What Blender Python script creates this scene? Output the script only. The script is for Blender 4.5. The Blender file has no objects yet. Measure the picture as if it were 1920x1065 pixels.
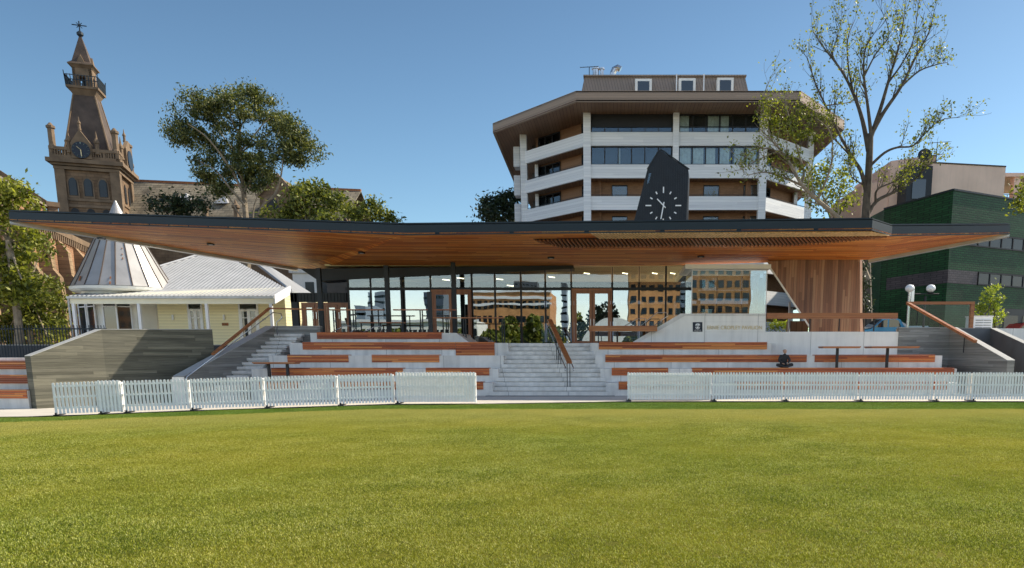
import bpy, math, random
import numpy as np
from mathutils import Vector, Matrix
random.seed(7)
S = bpy.context.scene
COL = S.collection
R = math.radians
# ---------------- camera ----------------
FPX, CX, CY, CH = 1400.0, 1150.0, 895.0, 1.64
TH = math.atan(230.0/1400.0)
cd = bpy.data.cameras.new('camera'); cam = bpy.data.objects.new('camera', cd); COL.objects.link(cam)
cd.sensor_width = 36; cd.lens = FPX/1920*36
cd.shift_x = -(CX-960)/1920; cd.shift_y = (CY-532.5)/1920
cd.clip_start = .1; cd.clip_end = 6000
cam.location = (0, 0, CH); cam.rotation_euler = (R(90)-TH, 0, 0)
S.camera = cam
# ---------------- world, sun, exposure ----------------
SUN_AZ, SUN_EL = 64.0, 40.0      # azimuth measured from +Y (away from the camera) towards +X
w = bpy.data.worlds.new('World'); S.world = w; w.use_nodes = True
nt = w.node_tree; bg = nt.nodes['Background']
sky = nt.nodes.new('ShaderNodeTexSky'); sky.sky_type = 'NISHITA'; sky.sun_disc = False
sky.sun_elevation = R(SUN_EL); sky.sun_rotation = R(SUN_AZ); sky.altitude = 0; sky.air_density = 1.0; sky.dust_density = .6; sky.ozone_density = 2.2
tint = nt.nodes.new('ShaderNodeMix'); tint.data_type = 'RGBA'; tint.blend_type = 'MULTIPLY'; tint.inputs[0].default_value = 1; tint.inputs[7].default_value = (.80, .90, .88, 1)
nt.links.new(sky.outputs[0], tint.inputs[6]); tcw = nt.nodes.new('ShaderNodeTexCoord'); sepw = nt.nodes.new('ShaderNodeSeparateXYZ'); nt.links.new(tcw.outputs['Generated'], sepw.inputs[0])
mr = nt.nodes.new('ShaderNodeMapRange'); nt.links.new(sepw.outputs['Y'], mr.inputs[0]); mr.inputs[1].default_value = .45; mr.inputs[2].default_value = -.5; mr.inputs[3].default_value = 0; mr.inputs[4].default_value = 1
hz = nt.nodes.new('ShaderNodeMix'); hz.data_type = 'RGBA'; hz.inputs[6].default_value = (.53, .64, .66, 1); hz.inputs[7].default_value = (1.55, 1.36, 1.22, 1); nt.links.new(mr.outputs[0], hz.inputs[0]); nt.links.new(hz.outputs[2], tint.inputs[7])  # sky tint by direction: brighter, warmer behind camera, added to lift shaded fronts
mz = nt.nodes.new('ShaderNodeMapRange'); nt.links.new(sepw.outputs['Z'], mz.inputs[0]); mz.inputs[1].default_value = .04; mz.inputs[2].default_value = .5; mz.inputs[3].default_value = 1.06; mz.inputs[4].default_value = .66
t2 = nt.nodes.new('ShaderNodeMix'); t2.data_type = 'RGBA'; t2.blend_type = 'MULTIPLY'; t2.inputs[0].default_value = 1; nt.links.new(tint.outputs[2], t2.inputs[6]); nt.links.new(mz.outputs[0], t2.inputs[7])
nt.links.new(t2.outputs[2], bg.inputs[0]); bg.inputs[1].default_value = .15
sd = bpy.data.lights.new('sun', 'SUN'); so = bpy.data.objects.new('sun', sd); COL.objects.link(so)
sd.energy = 4.5; sd.angle = R(.5); sd.color = (1, .90, .74)
sv = Vector((math.sin(R(SUN_AZ))*math.cos(R(SUN_EL)), math.cos(R(SUN_AZ))*math.cos(R(SUN_EL)), math.sin(R(SUN_EL))))
so.rotation_euler = sv.to_track_quat('Z', 'Y').to_euler()
so.location = sv*100
S.view_settings.view_transform = 'Standard'; S.view_settings.look = 'None'
S.view_settings.exposure = .68; S.view_settings.gamma = 1

# ---------------- measuring helpers: a pixel of the photograph read on a real plane ----------------
def ray(u, v):
    xc = (u-CX)/FPX; yc = (CY-v)/FPX
    return Vector((xc, math.cos(TH)+yc*math.sin(TH), -math.sin(TH)+yc*math.cos(TH)))
def P(u, v, Y):
    d = ray(u, v); return Vector((0, 0, CH))+d*(Y/d.y)
def Pz(u, v, z):
    d = ray(u, v); return Vector((0, 0, CH))+d*((z-CH)/d.z)
def Zat(v, Y): return P(CX, v, Y).z
def Xat(u, Y, v=640): return P(u, v, Y).x
def lerp(a, b, t): return a+(b-a)*t
def interp(x, pts):
    if x <= pts[0][0]: return pts[0][1]
    for (a, fa), (b, fb) in zip(pts, pts[1:]):
        if x <= b: return lerp(fa, fb, (x-a)/(b-a))
    return pts[-1][1]

# ---------------- materials ----------------
class N:
    def __init__(s, name):
        s.m = bpy.data.materials.new(name); s.m.use_nodes = True; s.t = s.m.node_tree; s.t.nodes.clear()
        s.out = s.new('ShaderNodeOutputMaterial'); s.pos = s.new('ShaderNodeNewGeometry').outputs['Position']
    def new(s, t, **k):
        n = s.t.nodes.new(t)
        for a, b in k.items(): setattr(n, a, b)
        return n
    def link(s, a, b): s.t.links.new(a, b)
    def put(s, inp, val):
        if isinstance(val, bpy.types.NodeSocket): s.link(val, inp)
        else: inp.default_value = val
    def math(s, op, a, b=0., c=0.):
        n = s.new('ShaderNodeMath', operation=op); s.put(n.inputs[0], a); s.put(n.inputs[1], b); s.put(n.inputs[2], c); return n.outputs[0]
    def dot(s, vec):
        n = s.new('ShaderNodeVectorMath', operation='DOT_PRODUCT'); s.link(s.pos, n.inputs[0]); n.inputs[1].default_value = vec; return n.outputs['Value']
    def comb(s, a, b=0., c=0.):
        n = s.new('ShaderNodeCombineXYZ'); s.put(n.inputs[0], a); s.put(n.inputs[1], b); s.put(n.inputs[2], c); return n.outputs[0]
    def noise(s, scale, detail=4, vec=None, rough=.55):
        n = s.new('ShaderNodeTexNoise'); s.link(vec if vec else s.pos, n.inputs['Vector']); n.inputs['Scale'].default_value = scale
        n.inputs['Detail'].default_value = detail; n.inputs['Roughness'].default_value = rough; return n.outputs['Fac']
    def white(s, vec):
        n = s.new('ShaderNodeTexWhiteNoise', noise_dimensions='3D'); s.link(vec, n.inputs['Vector']); return n.outputs['Value']
    def ramp(s, fac, cols, pos=None, interp='LINEAR'):
        n = s.new('ShaderNodeValToRGB'); s.link(fac, n.inputs[0]); r = n.color_ramp; r.interpolation = interp
        k = len(cols)
        while len(r.elements) < k: r.elements.new(.5)
        for i, c in enumerate(cols):
            r.elements[i].position = pos[i] if pos else i/(k-1); r.elements[i].color = (*c, 1)
        return n.outputs[0]
    def mix(s, f, a, b, bt='MIX'):
        n = s.new('ShaderNodeMix', data_type='RGBA', blend_type=bt); s.put(n.inputs[0], f)
        for i, x in ((6, a), (7, b)):
            s.put(n.inputs[i], (*x, 1) if isinstance(x, tuple) and len(x) == 3 else x)
        return n.outputs[2]
    def mapr(s, v, a, b, c, d):
        n = s.new('ShaderNodeMapRange'); s.link(v, n.inputs[0])
        for i, x in enumerate((a, b, c, d)): n.inputs[i+1].default_value = x
        return n.outputs[0]
    def bump(s, h, strength=.3, dist=.02):
        n = s.new('ShaderNodeBump'); s.link(h, n.inputs['Height']); n.inputs['Strength'].default_value = strength; n.inputs['Distance'].default_value = dist; return n.outputs[0]
    def pr(s, col, rough=.6, metal=0., normal=None, spec=.5, **k):
        p = s.new('ShaderNodeBsdfPrincipled'); s.put(p.inputs['Base Color'], (*col, 1) if isinstance(col, tuple) else col)
        s.put(p.inputs['Roughness'], rough); p.inputs['Metallic'].default_value = metal; p.inputs['Specular IOR Level'].default_value = spec
        if normal: s.link(normal, p.inputs['Normal'])
        for a, b in k.items(): s.put(p.inputs[a], b)
        s.link(p.outputs[0], s.out.inputs[0]); return p
def scl(c, k): return tuple(min(1, x*k) for x in c)
def plain(name, col, rough=.6, metal=0., var=.2, scale=2., bump=0., bscale=30., spec=.5, streak=0., joint=0):
    n = N(name); f = n.noise(scale, 5)
    c = n.ramp(f, [scl(col, 1-var), col, scl(col, 1+var)], [.3, .5, .7])
    if joint:
        c = n.mix(n.math('LESS_THAN', n.math('FRACT', n.math('DIVIDE', n.dot((1, .3, 0)), 2.4)), .008), c, scl(col, .45))
    if streak:
        st = n.noise(1., 4, n.comb(n.math('MULTIPLY', n.dot((1, .7, 0)), 4.), 0., n.math('MULTIPLY', n.dot((0, 0, 1)), .35)))
        c = n.mix(n.mapr(st, .45, .75, 0., streak), c, scl(col, .45))
    nm = n.bump(n.noise(bscale, 4), bump, .02) if bump else None
    n.pr(c, rough, metal, nm, spec); return n.m
def planks(name, cols, across, along, w, L, gap=.07, rough=.5, grain=.35, bump=.5, gapcol=(.01, .008, .006), gs=1., spec=.5):
    n = N(name); a = n.math('DIVIDE', n.dot(across), w); l = n.math('DIVIDE', n.dot(along), L)
    row = n.math('FLOOR', a); l2 = n.math('ADD', l, n.math('MULTIPLY', n.white(n.comb(row, 3.3)), 7.3))
    rnd = n.white(n.comb(row, n.math('FLOOR', l2), 1.7)); c = n.ramp(rnd, cols)
    gv = n.comb(n.math('MULTIPLY', a, 5*gs), n.math('MULTIPLY', l2, 2.5*gs), n.math('MULTIPLY', rnd, 30.))
    g = n.noise(1., 6, gv, .65)
    c = n.mix(1., c, n.ramp(g, [(1-grain,)*3, (1, 1, 1), (1+grain,)*3], [.28, .5, .72]), 'MULTIPLY')
    fr = n.math('FRACT', a); gm = n.math('LESS_THAN', fr, gap)
    c = n.mix(gm, c, gapcol)
    h = n.math('SUBTRACT', n.math('MULTIPLY', g, .25), gm)
    n.pr(c, rough, 0., n.bump(h, bump, .01), spec); return n.m
def bricks(name, c1, c2, mortar, along, bw, bh, msize=.01, rough=.8, var=.2, bump=.4, offset=.5, spec=.4):
    n = N(name); b = n.new('ShaderNodeTexBrick'); n.link(n.comb(n.dot(along), n.dot((0, 0, 1))), b.inputs['Vector'])
    b.offset = offset; b.inputs['Color1'].default_value = (*c1, 1); b.inputs['Color2'].default_value = (*c2, 1); b.inputs['Mortar'].default_value = (*mortar, 1)
    b.inputs['Scale'].default_value = 1; b.inputs['Brick Width'].default_value = bw; b.inputs['Row Height'].default_value = bh; b.inputs['Mortar Size'].default_value = msize
    f = n.noise(.6, 5); c = n.mix(1., b.outputs['Color'], n.ramp(f, [(1-var,)*3, (1, 1, 1), (1+var,)*3], [.3, .5, .7]), 'MULTIPLY')
    n.pr(c, rough, 0., n.bump(n.math('SUBTRACT', 1., b.outputs['Fac']), bump, .01), spec); return n.m
def glassmat(name, refl=.5, tint=(.55, .62, .62), rcol=(.95, .97, 1)):
    n = N(name); tr = n.new('ShaderNodeBsdfTransparent'); tr.inputs[0].default_value = (*tint, 1)
    gl = n.new('ShaderNodeBsdfGlossy'); gl.inputs['Roughness'].default_value = 0.; gl.inputs[0].default_value = (*rcol, 1)
    nz = n.bump(n.noise(.9, 1), .03, .05); n.link(nz, gl.inputs['Normal'])
    fr = n.new('ShaderNodeFresnel'); fr.inputs[0].default_value = 1.5
    f = n.math('MINIMUM', n.math('ADD', fr.outputs[0], refl-.04), 1.)
    mx = n.new('ShaderNodeMixShader'); n.link(f, mx.inputs[0]); n.link(tr.outputs[0], mx.inputs[1]); n.link(gl.outputs[0], mx.inputs[2]); n.link(mx.outputs[0], n.out.inputs[0]); return n.m
def leafmat(name, dark, mid, light, trans=.35):
    n = N(name); g = n.new('ShaderNodeNewGeometry').outputs['Random Per Island']; f = n.noise(.7, 2)
    c = n.ramp(n.math('ADD', n.math('MULTIPLY', g, .6), n.math('MULTIPLY', f, .4)), [dark, mid, light], [.2, .5, .85])
    p = n.new('ShaderNodeBsdfPrincipled'); n.link(c, p.inputs['Base Color']); p.inputs['Roughness'].default_value = .5; p.inputs['Specular IOR Level'].default_value = .4
    t = n.new('ShaderNodeBsdfTranslucent'); n.link(n.mix(1., c, (1.3, 1.3, .5), 'MULTIPLY'), t.inputs[0])
    mx = n.new('ShaderNodeMixShader'); mx.inputs[0].default_value = trans; n.link(p.outputs[0], mx.inputs[1]); n.link(t.outputs[0], mx.inputs[2]); n.link(mx.outputs[0], n.out.inputs[0]); return n.m
def emit(name, col, s):
    n = N(name); e = n.new('ShaderNodeEmission'); e.inputs[0].default_value = (*col, 1); e.inputs[1].default_value = s; n.link(e.outputs[0], n.out.inputs[0]); return n.m

M = {}
RED = [(.26, .05, .014), (.42, .09, .022), (.54, .14, .032), (.72, .27, .07)]
M['bench'] = planks('bench_timber', RED, (0, 1, 1), (1, 0, 0), .068, 2.6, .12, .45, .35, .6)
M['rail_timber'] = planks('rail_timber', [(.30, .10, .035), (.42, .17, .06)], (0, 1, 1), (1, 0, 0), .09, 3., .05, .4)
M['soffit'] = planks('soffit_timber', [(.42, .10, .018), (.62, .17, .028), (.76, .26, .045), (.90, .42, .11)], (0, 1, 0), (1, 0, 0), .13, 3.2, .06, .45, .4, .45, spec=.3)
M['batten_lit'] = plain('lit_batten_timber', (.75, .50, .25), .5, var=.3, scale=6)  # pale colour paints in the light caught by the front batten edges
M['batten'] = plain('batten_timber', (.30, .11, .04), .5, var=.35, scale=6)
M['clad'] = planks('cladding_timber', [(.13, .06, .035), (.22, .10, .055), (.30, .15, .085), (.36, .21, .12)], (1, .15, 0), (0, 0, 1), .13, 3.4, .05, .5, .4)
M['door_timber'] = planks('door_timber', [(.28, .10, .04), (.36, .15, .06)], (1, 0, 0), (0, 0, 1), .11, 3., .02, .4)
M['conc'] = plain('concrete', (.71, .69, .65), .85, var=.12, scale=1.3, bump=.15, bscale=25, streak=.4, joint=1)
M['conc_light'] = plain('light_concrete', (.84, .82, .77), .8, var=.07, scale=.8, bump=.08, bscale=25, streak=.25, joint=1)
M['conc_dark'] = plain('dark_concrete', (.13, .14, .15), .8, var=.2, scale=1)
M['board'] = planks('board_formed_concrete', [(.082, .078, .055), (.105, .10, .072), (.125, .118, .088), (.17, .16, .115)], (0, 0, 1), (1, .4, 0), .115, 2.0, .045, .85, .45, .6, (.07, .065, .055))
M['board_dark'] = planks('grey_board_formed_concrete', [(.17, .17, .16), (.21, .21, .195), (.25, .25, .235), (.32, .32, .30)], (0, 0, 1), (1, .4, 0), .115, 2.0, .045, .85, .45, .6, (.06, .06, .06))
M['paving'] = plain('paving_concrete', (.56, .52, .45), .85, var=.1, scale=1.2, bump=.15)
M['steel'] = plain('dark_steel', (.012, .015, .019), .5, .1, var=.2)
M['fascia'] = plain('dark_fascia_metal', (.006, .017, .027), .6, .0, var=.15, scale=.6)
M['tube'] = plain('stainless_tube', (.55, .55, .55), .25, 1., var=.1)
M['white'] = plain('white_paint', (.78, .79, .80), .5, var=.05, scale=3)
M['picket'] = plain('picket_paint', (.93, .92, .89), .45, var=.06, scale=9)
M['offwhite'] = plain('off_white_paint', (.82, .81, .76), .6, var=.06)
M['cream'] = planks('cream_weatherboard', [(.86, .77, .46), (.90, .82, .52)], (0, 0, 1), (1, 1, 0), .17, 40., .06, .5, .04, .9, (.30, .27, .18))
M['creamtrim'] = plain('cream_trim', (.84, .80, .62), .5, var=.05)
M['roofmetal'] = plain('zinc_roof_metal', (.47, .47, .47), .4, .35, var=.12, scale=1.2)
M['turret'] = plain('weathered_turret_metal', (.40, .385, .37), .45, .3, var=.16, scale=1., bump=.05)
M['rust'] = plain('rust', (.30, .12, .05), .8, var=.4, scale=5)
M['glass'] = glassmat('pavilion_glass', .42, (.42, .50, .50), (.86, .93, 1))
M['boxglass'] = glassmat('clear_glass', .2, (.66, .80, .84))
M['dullwin'] = plain('dull_window_glass', (.016, .024, .032), .22, spec=.35, var=.3, scale=.4)
M['winglass'] = glassmat('window_glass', .06, (.85, .90, .92), (.75, .9, 1))
M['clearpane'] = glassmat('thin_clear_glass', .01, (.85, .92, .92))
M['upglass'] = glassmat('clerestory_glass', .10, (.80, .84, .82))
n = N('dark_window'); n.pr((.012, .02, .028), .04, 0., n.bump(n.noise(.6, 1), .02, .05), 1.); M['darkwin'] = n.m
M['black'] = plain('black', (.010, .011, .013), .6)
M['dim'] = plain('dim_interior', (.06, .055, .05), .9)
M['curtain'] = plain('curtain', (.88, .85, .72), .9, var=.2, scale=4)
M['ceil'] = plain('interior_ceiling', (.70, .62, .36), .8, var=.1)
M['bark'] = plain('pale_bark', (.27, .215, .15), .9, var=.35, scale=3, bump=.5, bscale=12)
M['bark_dark'] = plain('dark_bark', (.095, .075, .055), .9, var=.4, scale=3, bump=.5, bscale=12)
M['euc'] = leafmat('eucalyptus_leaves', (.025, .040, .014), (.10, .125, .035), (.30, .29, .11), .3)
M['bush'] = leafmat('broad_leaves', (.04, .055, .012), (.14, .17, .03), (.34, .34, .08), .35)
M['darkleaf'] = leafmat('dark_leaves', (.012, .024, .012), (.03, .05, .022), (.06, .085, .03), .2)
M['elm'] = leafmat('elm_leaves', (.055, .07, .01), (.19, .215, .03), (.40, .41, .08), .45)
M['lime'] = leafmat('lime_leaves', (.12, .17, .02), (.28, .34, .05), (.42, .46, .10), .45)
M['octconc'] = planks('white_board_concrete', [(.68, .69, .70), (.76, .77, .77), (.82, .82, .81)], (0, 0, 1), (1, 1, 0), .22, 6., .05, .8, .12, .3, (.5, .51, .52))
M['octroof'] = planks('tan_roof_fascia', [(.30, .215, .155), (.34, .245, .18)], (0, 0, 1), (1, 1, 0), .42, 40., .04, .6, .2, .4, (.10, .07, .05))
M['octsoffit'] = planks('brown_soffit', [(.22, .125, .075), (.27, .155, .09)], (1, 0, 0), (0, 1, 0), .3, 40., .1, .6, .15, .5, (.10, .055, .03))
M['octbrick'] = planks('brown_brick_infill', [(.24, .13, .07), (.30, .165, .09)], (0, 0, 1), (1, 1, 0), .1, .4, .06, .8, .25, .3, (.17, .10, .06))
M['mansard'] = planks('ribbed_brown_metal', [(.24, .19, .15), (.27, .21, .17)], (1, 1, 0), (0, 0, 1), .25, 9., .12, .5, .08, .8, (.12, .09, .07))
M['green'] = bricks('green_glazed_tile', (.007, .048, .012), (.014, .078, .022), (.003, .018, .005), (.75, .6, 0), .42, .16, .022, .5, .25, .5, spec=.25)
M['purple'] = bricks('purple_grey_tile', (.055, .04, .045), (.08, .06, .065), (.025, .02, .02), (.75, .6, 0), .42, .16, .018, .5, .2, .5)
M['pink'] = plain('pink_render', (.84, .58, .45), .85, var=.09, scale=.5, bump=.1, streak=.12)
M['sand'] = bricks('sandstone_blocks', (.155, .098, .056), (.21, .135, .078), (.095, .062, .04), (.93, .37, 0), .8, .35, .02, .9, .35, .6)
M['sand2'] = bricks('sandstone_side', (.24, .16, .09), (.32, .215, .125), (.15, .10, .06), (-.37, .93, 0), .8, .35, .02, .9, .35, .6)
M['trimstone'] = plain('dressed_stone', (.185, .125, .075), .85, var=.3, scale=1., bump=.3)
M['darkstone'] = plain('spire_slate', (.085, .058, .042), .75, var=.35, scale=.8, bump=.3)
M['slate'] = bricks('slate_roof', (.17, .145, .10), (.25, .21, .15), (.08, .07, .05), (1, 0, 0), .9, .36, .03, .8, .45, .6)
M['brickred'] = bricks('college_brick', (.30, .15, .075), (.38, .20, .11), (.20, .13, .08), (-.37, .93, 0), .5, .2, .02, .9, .35, .5)
M['reflbrick'] = bricks('orange_brick', (.52, .24, .09), (.6, .30, .12), (.4, .25, .12), (1, 0, 0), .5, .2, .02, .9)
M['clockdark'] = plain('clock_cladding', (.014, .018, .024), .5, .2, var=.2)
M['pureWhite'] = plain('white_enamel', (.85, .85, .84), .5, var=.02)
M['navy'] = plain('navy_enamel', (.006, .014, .03), .5, var=.05)
M['gold'] = plain('pale_gold_metal', (.62, .50, .28), .4, .3, var=.1)
M['asphalt'] = plain('asphalt', (.07, .07, .07), .9, var=.2)
M['globe'] = plain('opal_globe', (.9, .9, .88), .3, var=.02)
M['iron'] = plain('wrought_iron', (.02, .03, .04), .5, .3)
M['skin'] = plain('skin', (.42, .26, .18), .6, var=.05)
M['cloth'] = plain('dark_cloth', (.025, .027, .03), .9, var=.2)
M['hair'] = plain('grey_brown_hair', (.10, .085, .08), .8, var=.3, scale=30)
M['redpaint'] = plain('red_car_paint', (.42, .02, .015), .3)
M['copper'] = plain('verdigris', (.14, .2, .18), .7)
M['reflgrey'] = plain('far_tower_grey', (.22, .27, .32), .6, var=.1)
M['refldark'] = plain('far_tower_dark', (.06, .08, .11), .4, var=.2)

# ---------------- geometry ----------------
ORG = {}
class G:
    def __init__(s): s.v = []; s.f = []
    def add(s, vs, fs):
        b = len(s.v); s.v += [tuple(x) for x in vs]; s.f += [tuple(b+i for i in f) for f in fs]; return s
    def box(s, x0, x1, y0, y1, z0, z1):
        return s.add([(x0, y0, z0), (x1, y0, z0), (x1, y1, z0), (x0, y1, z0), (x0, y0, z1), (x1, y0, z1), (x1, y1, z1), (x0, y1, z1)],
                     [(0, 3, 2, 1), (4, 5, 6, 7), (0, 1, 5, 4), (1, 2, 6, 5), (2, 3, 7, 6), (3, 0, 4, 7)])
    def prism(s, pts, ext):
        pts = [Vector(p) for p in pts]; e = Vector(ext); k = len(pts)
        return s.add(pts+[p+e for p in pts], [tuple(range(k)), tuple(range(2*k-1, k-1, -1))]+[(i, k+i, k+(i+1) % k, (i+1) % k) for i in range(k)])
    def obox(s, p0, p1, z0, z1, t, off=0., z0b=None, z1b=None):
        d = Vector((p1[0]-p0[0], p1[1]-p0[1])).normalized(); nn = Vector((-d.y, d.x))
        a = Vector(p0[:2])+nn*off; b = Vector(p1[:2])+nn*off
        z0b = z0 if z0b is None else z0b; z1b = z1 if z1b is None else z1b
        return s.prism([(a.x, a.y, z0), (b.x, b.y, z0b), (b.x, b.y, z1b), (a.x, a.y, z1)], (nn.x*t, nn.y*t, 0))
    def beam(s, a, b, w, h):
        a = Vector(a); b = Vector(b); d = (b-a).normalized(); up = Vector((0, 0, 1)) if abs(d.z) < .95 else Vector((0, 1, 0))
        x = d.cross(up).normalized(); y = x.cross(d)
        return s.prism([a+x*(-w/2)+y*(-h/2), a+x*(w/2)+y*(-h/2), a+x*(w/2)+y*(h/2), a+x*(-w/2)+y*(h/2)], b-a)
    def tube(s, path, r, k=7):
        path = [Vector(p) for p in path]; rr = r if isinstance(r, (list, tuple)) else [r]*len(path); base = len(s.v); prev = None
        for i, p in enumerate(path):
            d = (path[min(i+1, len(path)-1)]-path[max(i-1, 0)])
            d = d.normalized() if d.length > 1e-9 else Vector((0, 0, 1))
            if prev is None: x = d.orthogonal().normalized()
            else:
                x = prev-d*prev.dot(d); x = x.normalized() if x.length > 1e-6 else d.orthogonal().normalized()
            prev = x; y = d.cross(x)
            for j in range(k):
                a = 2*math.pi*j/k; s.v.append(tuple(p+(x*math.cos(a)+y*math.sin(a))*rr[i]))
        for i in range(len(path)-1):
            for j in range(k):
                a = base+i*k+j; b = base+i*k+(j+1) % k; s.f.append((a, b, b+k, a+k))
        s.f.append(tuple(base+j for j in range(k-1, -1, -1))); s.f.append(tuple(base+(len(path)-1)*k+j for j in range(k))); return s
    def lathe(s, c, prof, k=16, rot=0.):
        b = len(s.v); c = Vector(c)
        for r, z in prof:
            for j in range(k):
                a = 2*math.pi*j/k+rot; s.v.append((c.x+r*math.cos(a), c.y+r*math.sin(a), c.z+z))
        for i in range(len(prof)-1):
            for j in range(k):
                a = b+i*k+j; q = b+i*k+(j+1) % k; s.f.append((a, q, q+k, a+k))
        s.f.append(tuple(b+j for j in range(k-1, -1, -1))); s.f.append(tuple(b+(len(prof)-1)*k+j for j in range(k))); return s
    def grid(s, fn, nu, nv):
        b = len(s.v)
        for j in range(nv+1):
            for i in range(nu+1): s.v.append(tuple(fn(i/nu, j/nv)))
        for j in range(nv):
            for i in range(nu):
                a = b+j*(nu+1)+i; s.f.append((a, a+1, a+nu+2, a+nu+1))
        return s
    def build(s, name, mat, parent=None, smooth=False):
        me = bpy.data.meshes.new(name)
        va = np.array(s.v, dtype=float)
        if parent is None:
            o0 = Vector(((va[:, 0].min()+va[:, 0].max())/2, (va[:, 1].min()+va[:, 1].max())/2, va[:, 2].min()))
        else: o0 = ORG[parent.name]
        va = va-np.array(o0)
        me.from_pydata([tuple(x) for x in va.tolist()], [], s.f); me.validate()
        me.materials.append(M[mat] if isinstance(mat, str) else mat)
        if smooth:
            for p in me.polygons: p.use_smooth = True
        o = bpy.data.objects.new(name, me); COL.objects.link(o)
        if parent is None: o.location = o0
        else: o.parent = parent
        ORG[o.name] = Vector(o0); return o
def thing(name, label, cat, loc, group=None):
    o = bpy.data.objects.new(name, None); COL.objects.link(o); o.location = loc; o.empty_display_size = .3
    o['label'] = label; o['category'] = cat
    if group: o['group'] = group
    ORG[o.name] = Vector(loc); return o
def tag(o, label, cat, group=None):
    o['label'] = label; o['category'] = cat
    if group: o['group'] = group
    return o
def struct(o, kind='structure'): o['kind'] = kind; return o
def textmesh(txt, name, mat, parent, loc, size, width=None, depth=.01, rotz=0.):
    cu = bpy.data.curves.new(name, 'FONT'); cu.body = txt; cu.size = size; cu.extrude = depth; cu.align_x = 'LEFT'
    t = bpy.data.objects.new('tmp', cu); COL.objects.link(t); bpy.context.view_layer.update()
    dg = bpy.context.evaluated_depsgraph_get(); me = bpy.data.meshes.new_from_object(t.evaluated_get(dg))
    COL.objects.unlink(t); bpy.data.objects.remove(t)
    xs = [v.co.x for v in me.vertices]; x0 = min(xs); k = width/(max(xs)-x0) if width else 1.
    loc = Vector(loc)-ORG[parent.name]
    for v in me.vertices:
        c = v.co; v.co = Vector((loc.x+(c.x-x0)*k*math.cos(rotz), loc.y-c.z+(c.x-x0)*k*math.sin(rotz), loc.z+c.y))
    me.materials.clear(); me.materials.append(M[mat]); o = bpy.data.objects.new(name, me); COL.objects.link(o); o.parent = parent; ORG[o.name] = ORG[parent.name]; return o

# ---------------- ground ----------------
def gz(x):
    t = min(1, max(0, (-7.3-x)/10.2)); return -.25*t
FY = [(-45, 19.2), (-17.5, 23.1), (-13.9, 24.2), (-7.3, 25.1), (-4.6, 25.2), (.45, 26.5), (60, 26.5)]
def fy(x): return interp(x, FY)
struct(G().box(-2500, 2500, -2500, 2500, -1.5, -.7).build('ground', 'asphalt'))
n = N('lawn')
big = n.noise(.22, 3); mid = n.noise(1.3, 5); fine = n.noise(55., 6, rough=.8)
c = n.ramp(mid, [(.10, .125, .010), (.19, .20, .018), (.32, .29, .035)], [.32, .5, .7])
c = n.mix(n.mapr(big, .35, .65, 0., .65), c, (.30, .27, .03))
c = n.mix(1., c, n.ramp(fine, [(.2, .25, .2), (.7, .7, .7), (1.4, 1.3, 1.1)], [.3, .5, .7]), 'MULTIPLY')
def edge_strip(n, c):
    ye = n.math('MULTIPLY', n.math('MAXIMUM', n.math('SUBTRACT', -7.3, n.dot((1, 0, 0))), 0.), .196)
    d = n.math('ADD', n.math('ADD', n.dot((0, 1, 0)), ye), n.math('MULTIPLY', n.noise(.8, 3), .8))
    c = n.mix(n.mapr(d, 23.0, 23.4, 0., 1.), c, (.50, .72, .62), 'MULTIPLY')  # darker unmown edge grass; fence shadow also painted into this tone
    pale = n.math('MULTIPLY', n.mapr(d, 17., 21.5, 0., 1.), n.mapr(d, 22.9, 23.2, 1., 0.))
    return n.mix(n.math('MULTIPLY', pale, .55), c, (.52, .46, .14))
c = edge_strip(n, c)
n.pr(c, .9, 0., n.bump(n.noise(60., 5, rough=.8), .9, .03), .15); M['lawn'] = n.m
g = G()
xs = np.linspace(-45, 45, 60)
g.grid(lambda a, b: (lerp(-45, 45, a), lerp(-60, fy(lerp(-45, 45, a))-.16, b), gz(lerp(-45, 45, a))), 60, 12)
struct(g.build('lawn', 'lawn'))
g = G(); g.grid(lambda a, b: (lerp(-45, 45, a), lerp(fy(lerp(-45, 45, a))-.16, 31.5, b), gz(lerp(-45, 45, a))+.02), 60, 2)
struct(g.build('paved_path', 'paving'))
g = G(); g.grid(lambda a, b: (lerp(-45, 45, a), fy(lerp(-45, 45, a))-.22+.06*b, gz(lerp(-45, 45, a))+.03), 60, 1)
struct(g.build('path_edging', 'black'))
struct(G().box(-140, 140, 37.6, 200, -.6, 2.1).build('rear_street', 'asphalt'))
struct(G().box(-42, -13.5, 37.7, 48, 1.8, 2.13).build('bounce_paving', 'paving'))  # unseen pale paving, added to bounce light up under the verandah
M['cap'] = plain('wall_cap_concrete', (.42, .42, .40), .85, var=.12, scale=1.5, streak=.2)
struct(G().box(-45, -19.5, 30, 37.6, -.6, 1.25).build('garden_ground', 'conc_dark'))
# turf blades (stuff)
def blade_tile(seed, n_bl, size):
    rs = np.random.RandomState(seed); x = rs.uniform(-size/2, size/2, n_bl); y = rs.uniform(-size/2, size/2, n_bl)
    a = rs.uniform(0, 2*math.pi, n_bl); h = rs.uniform(.006, .022, n_bl); wd = rs.uniform(.002, .004, n_bl); ln = rs.uniform(.2, 1.1, n_bl)*h; b = rs.uniform(0, 2*math.pi, n_bl)
    v = np.zeros((n_bl, 3, 3)); v[:, 0] = np.c_[x-wd*np.cos(a), y-wd*np.sin(a), 0*x]; v[:, 1] = np.c_[x+wd*np.cos(a), y+wd*np.sin(a), 0*x]; v[:, 2] = np.c_[x+ln*np.cos(b), y+ln*np.sin(b), h]
    me = bpy.data.meshes.new('turf_tile'); me.from_pydata(v.reshape(-1, 3).tolist(), [], [(3*i, 3*i+1, 3*i+2) for i in range(n_bl)]); return me
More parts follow.
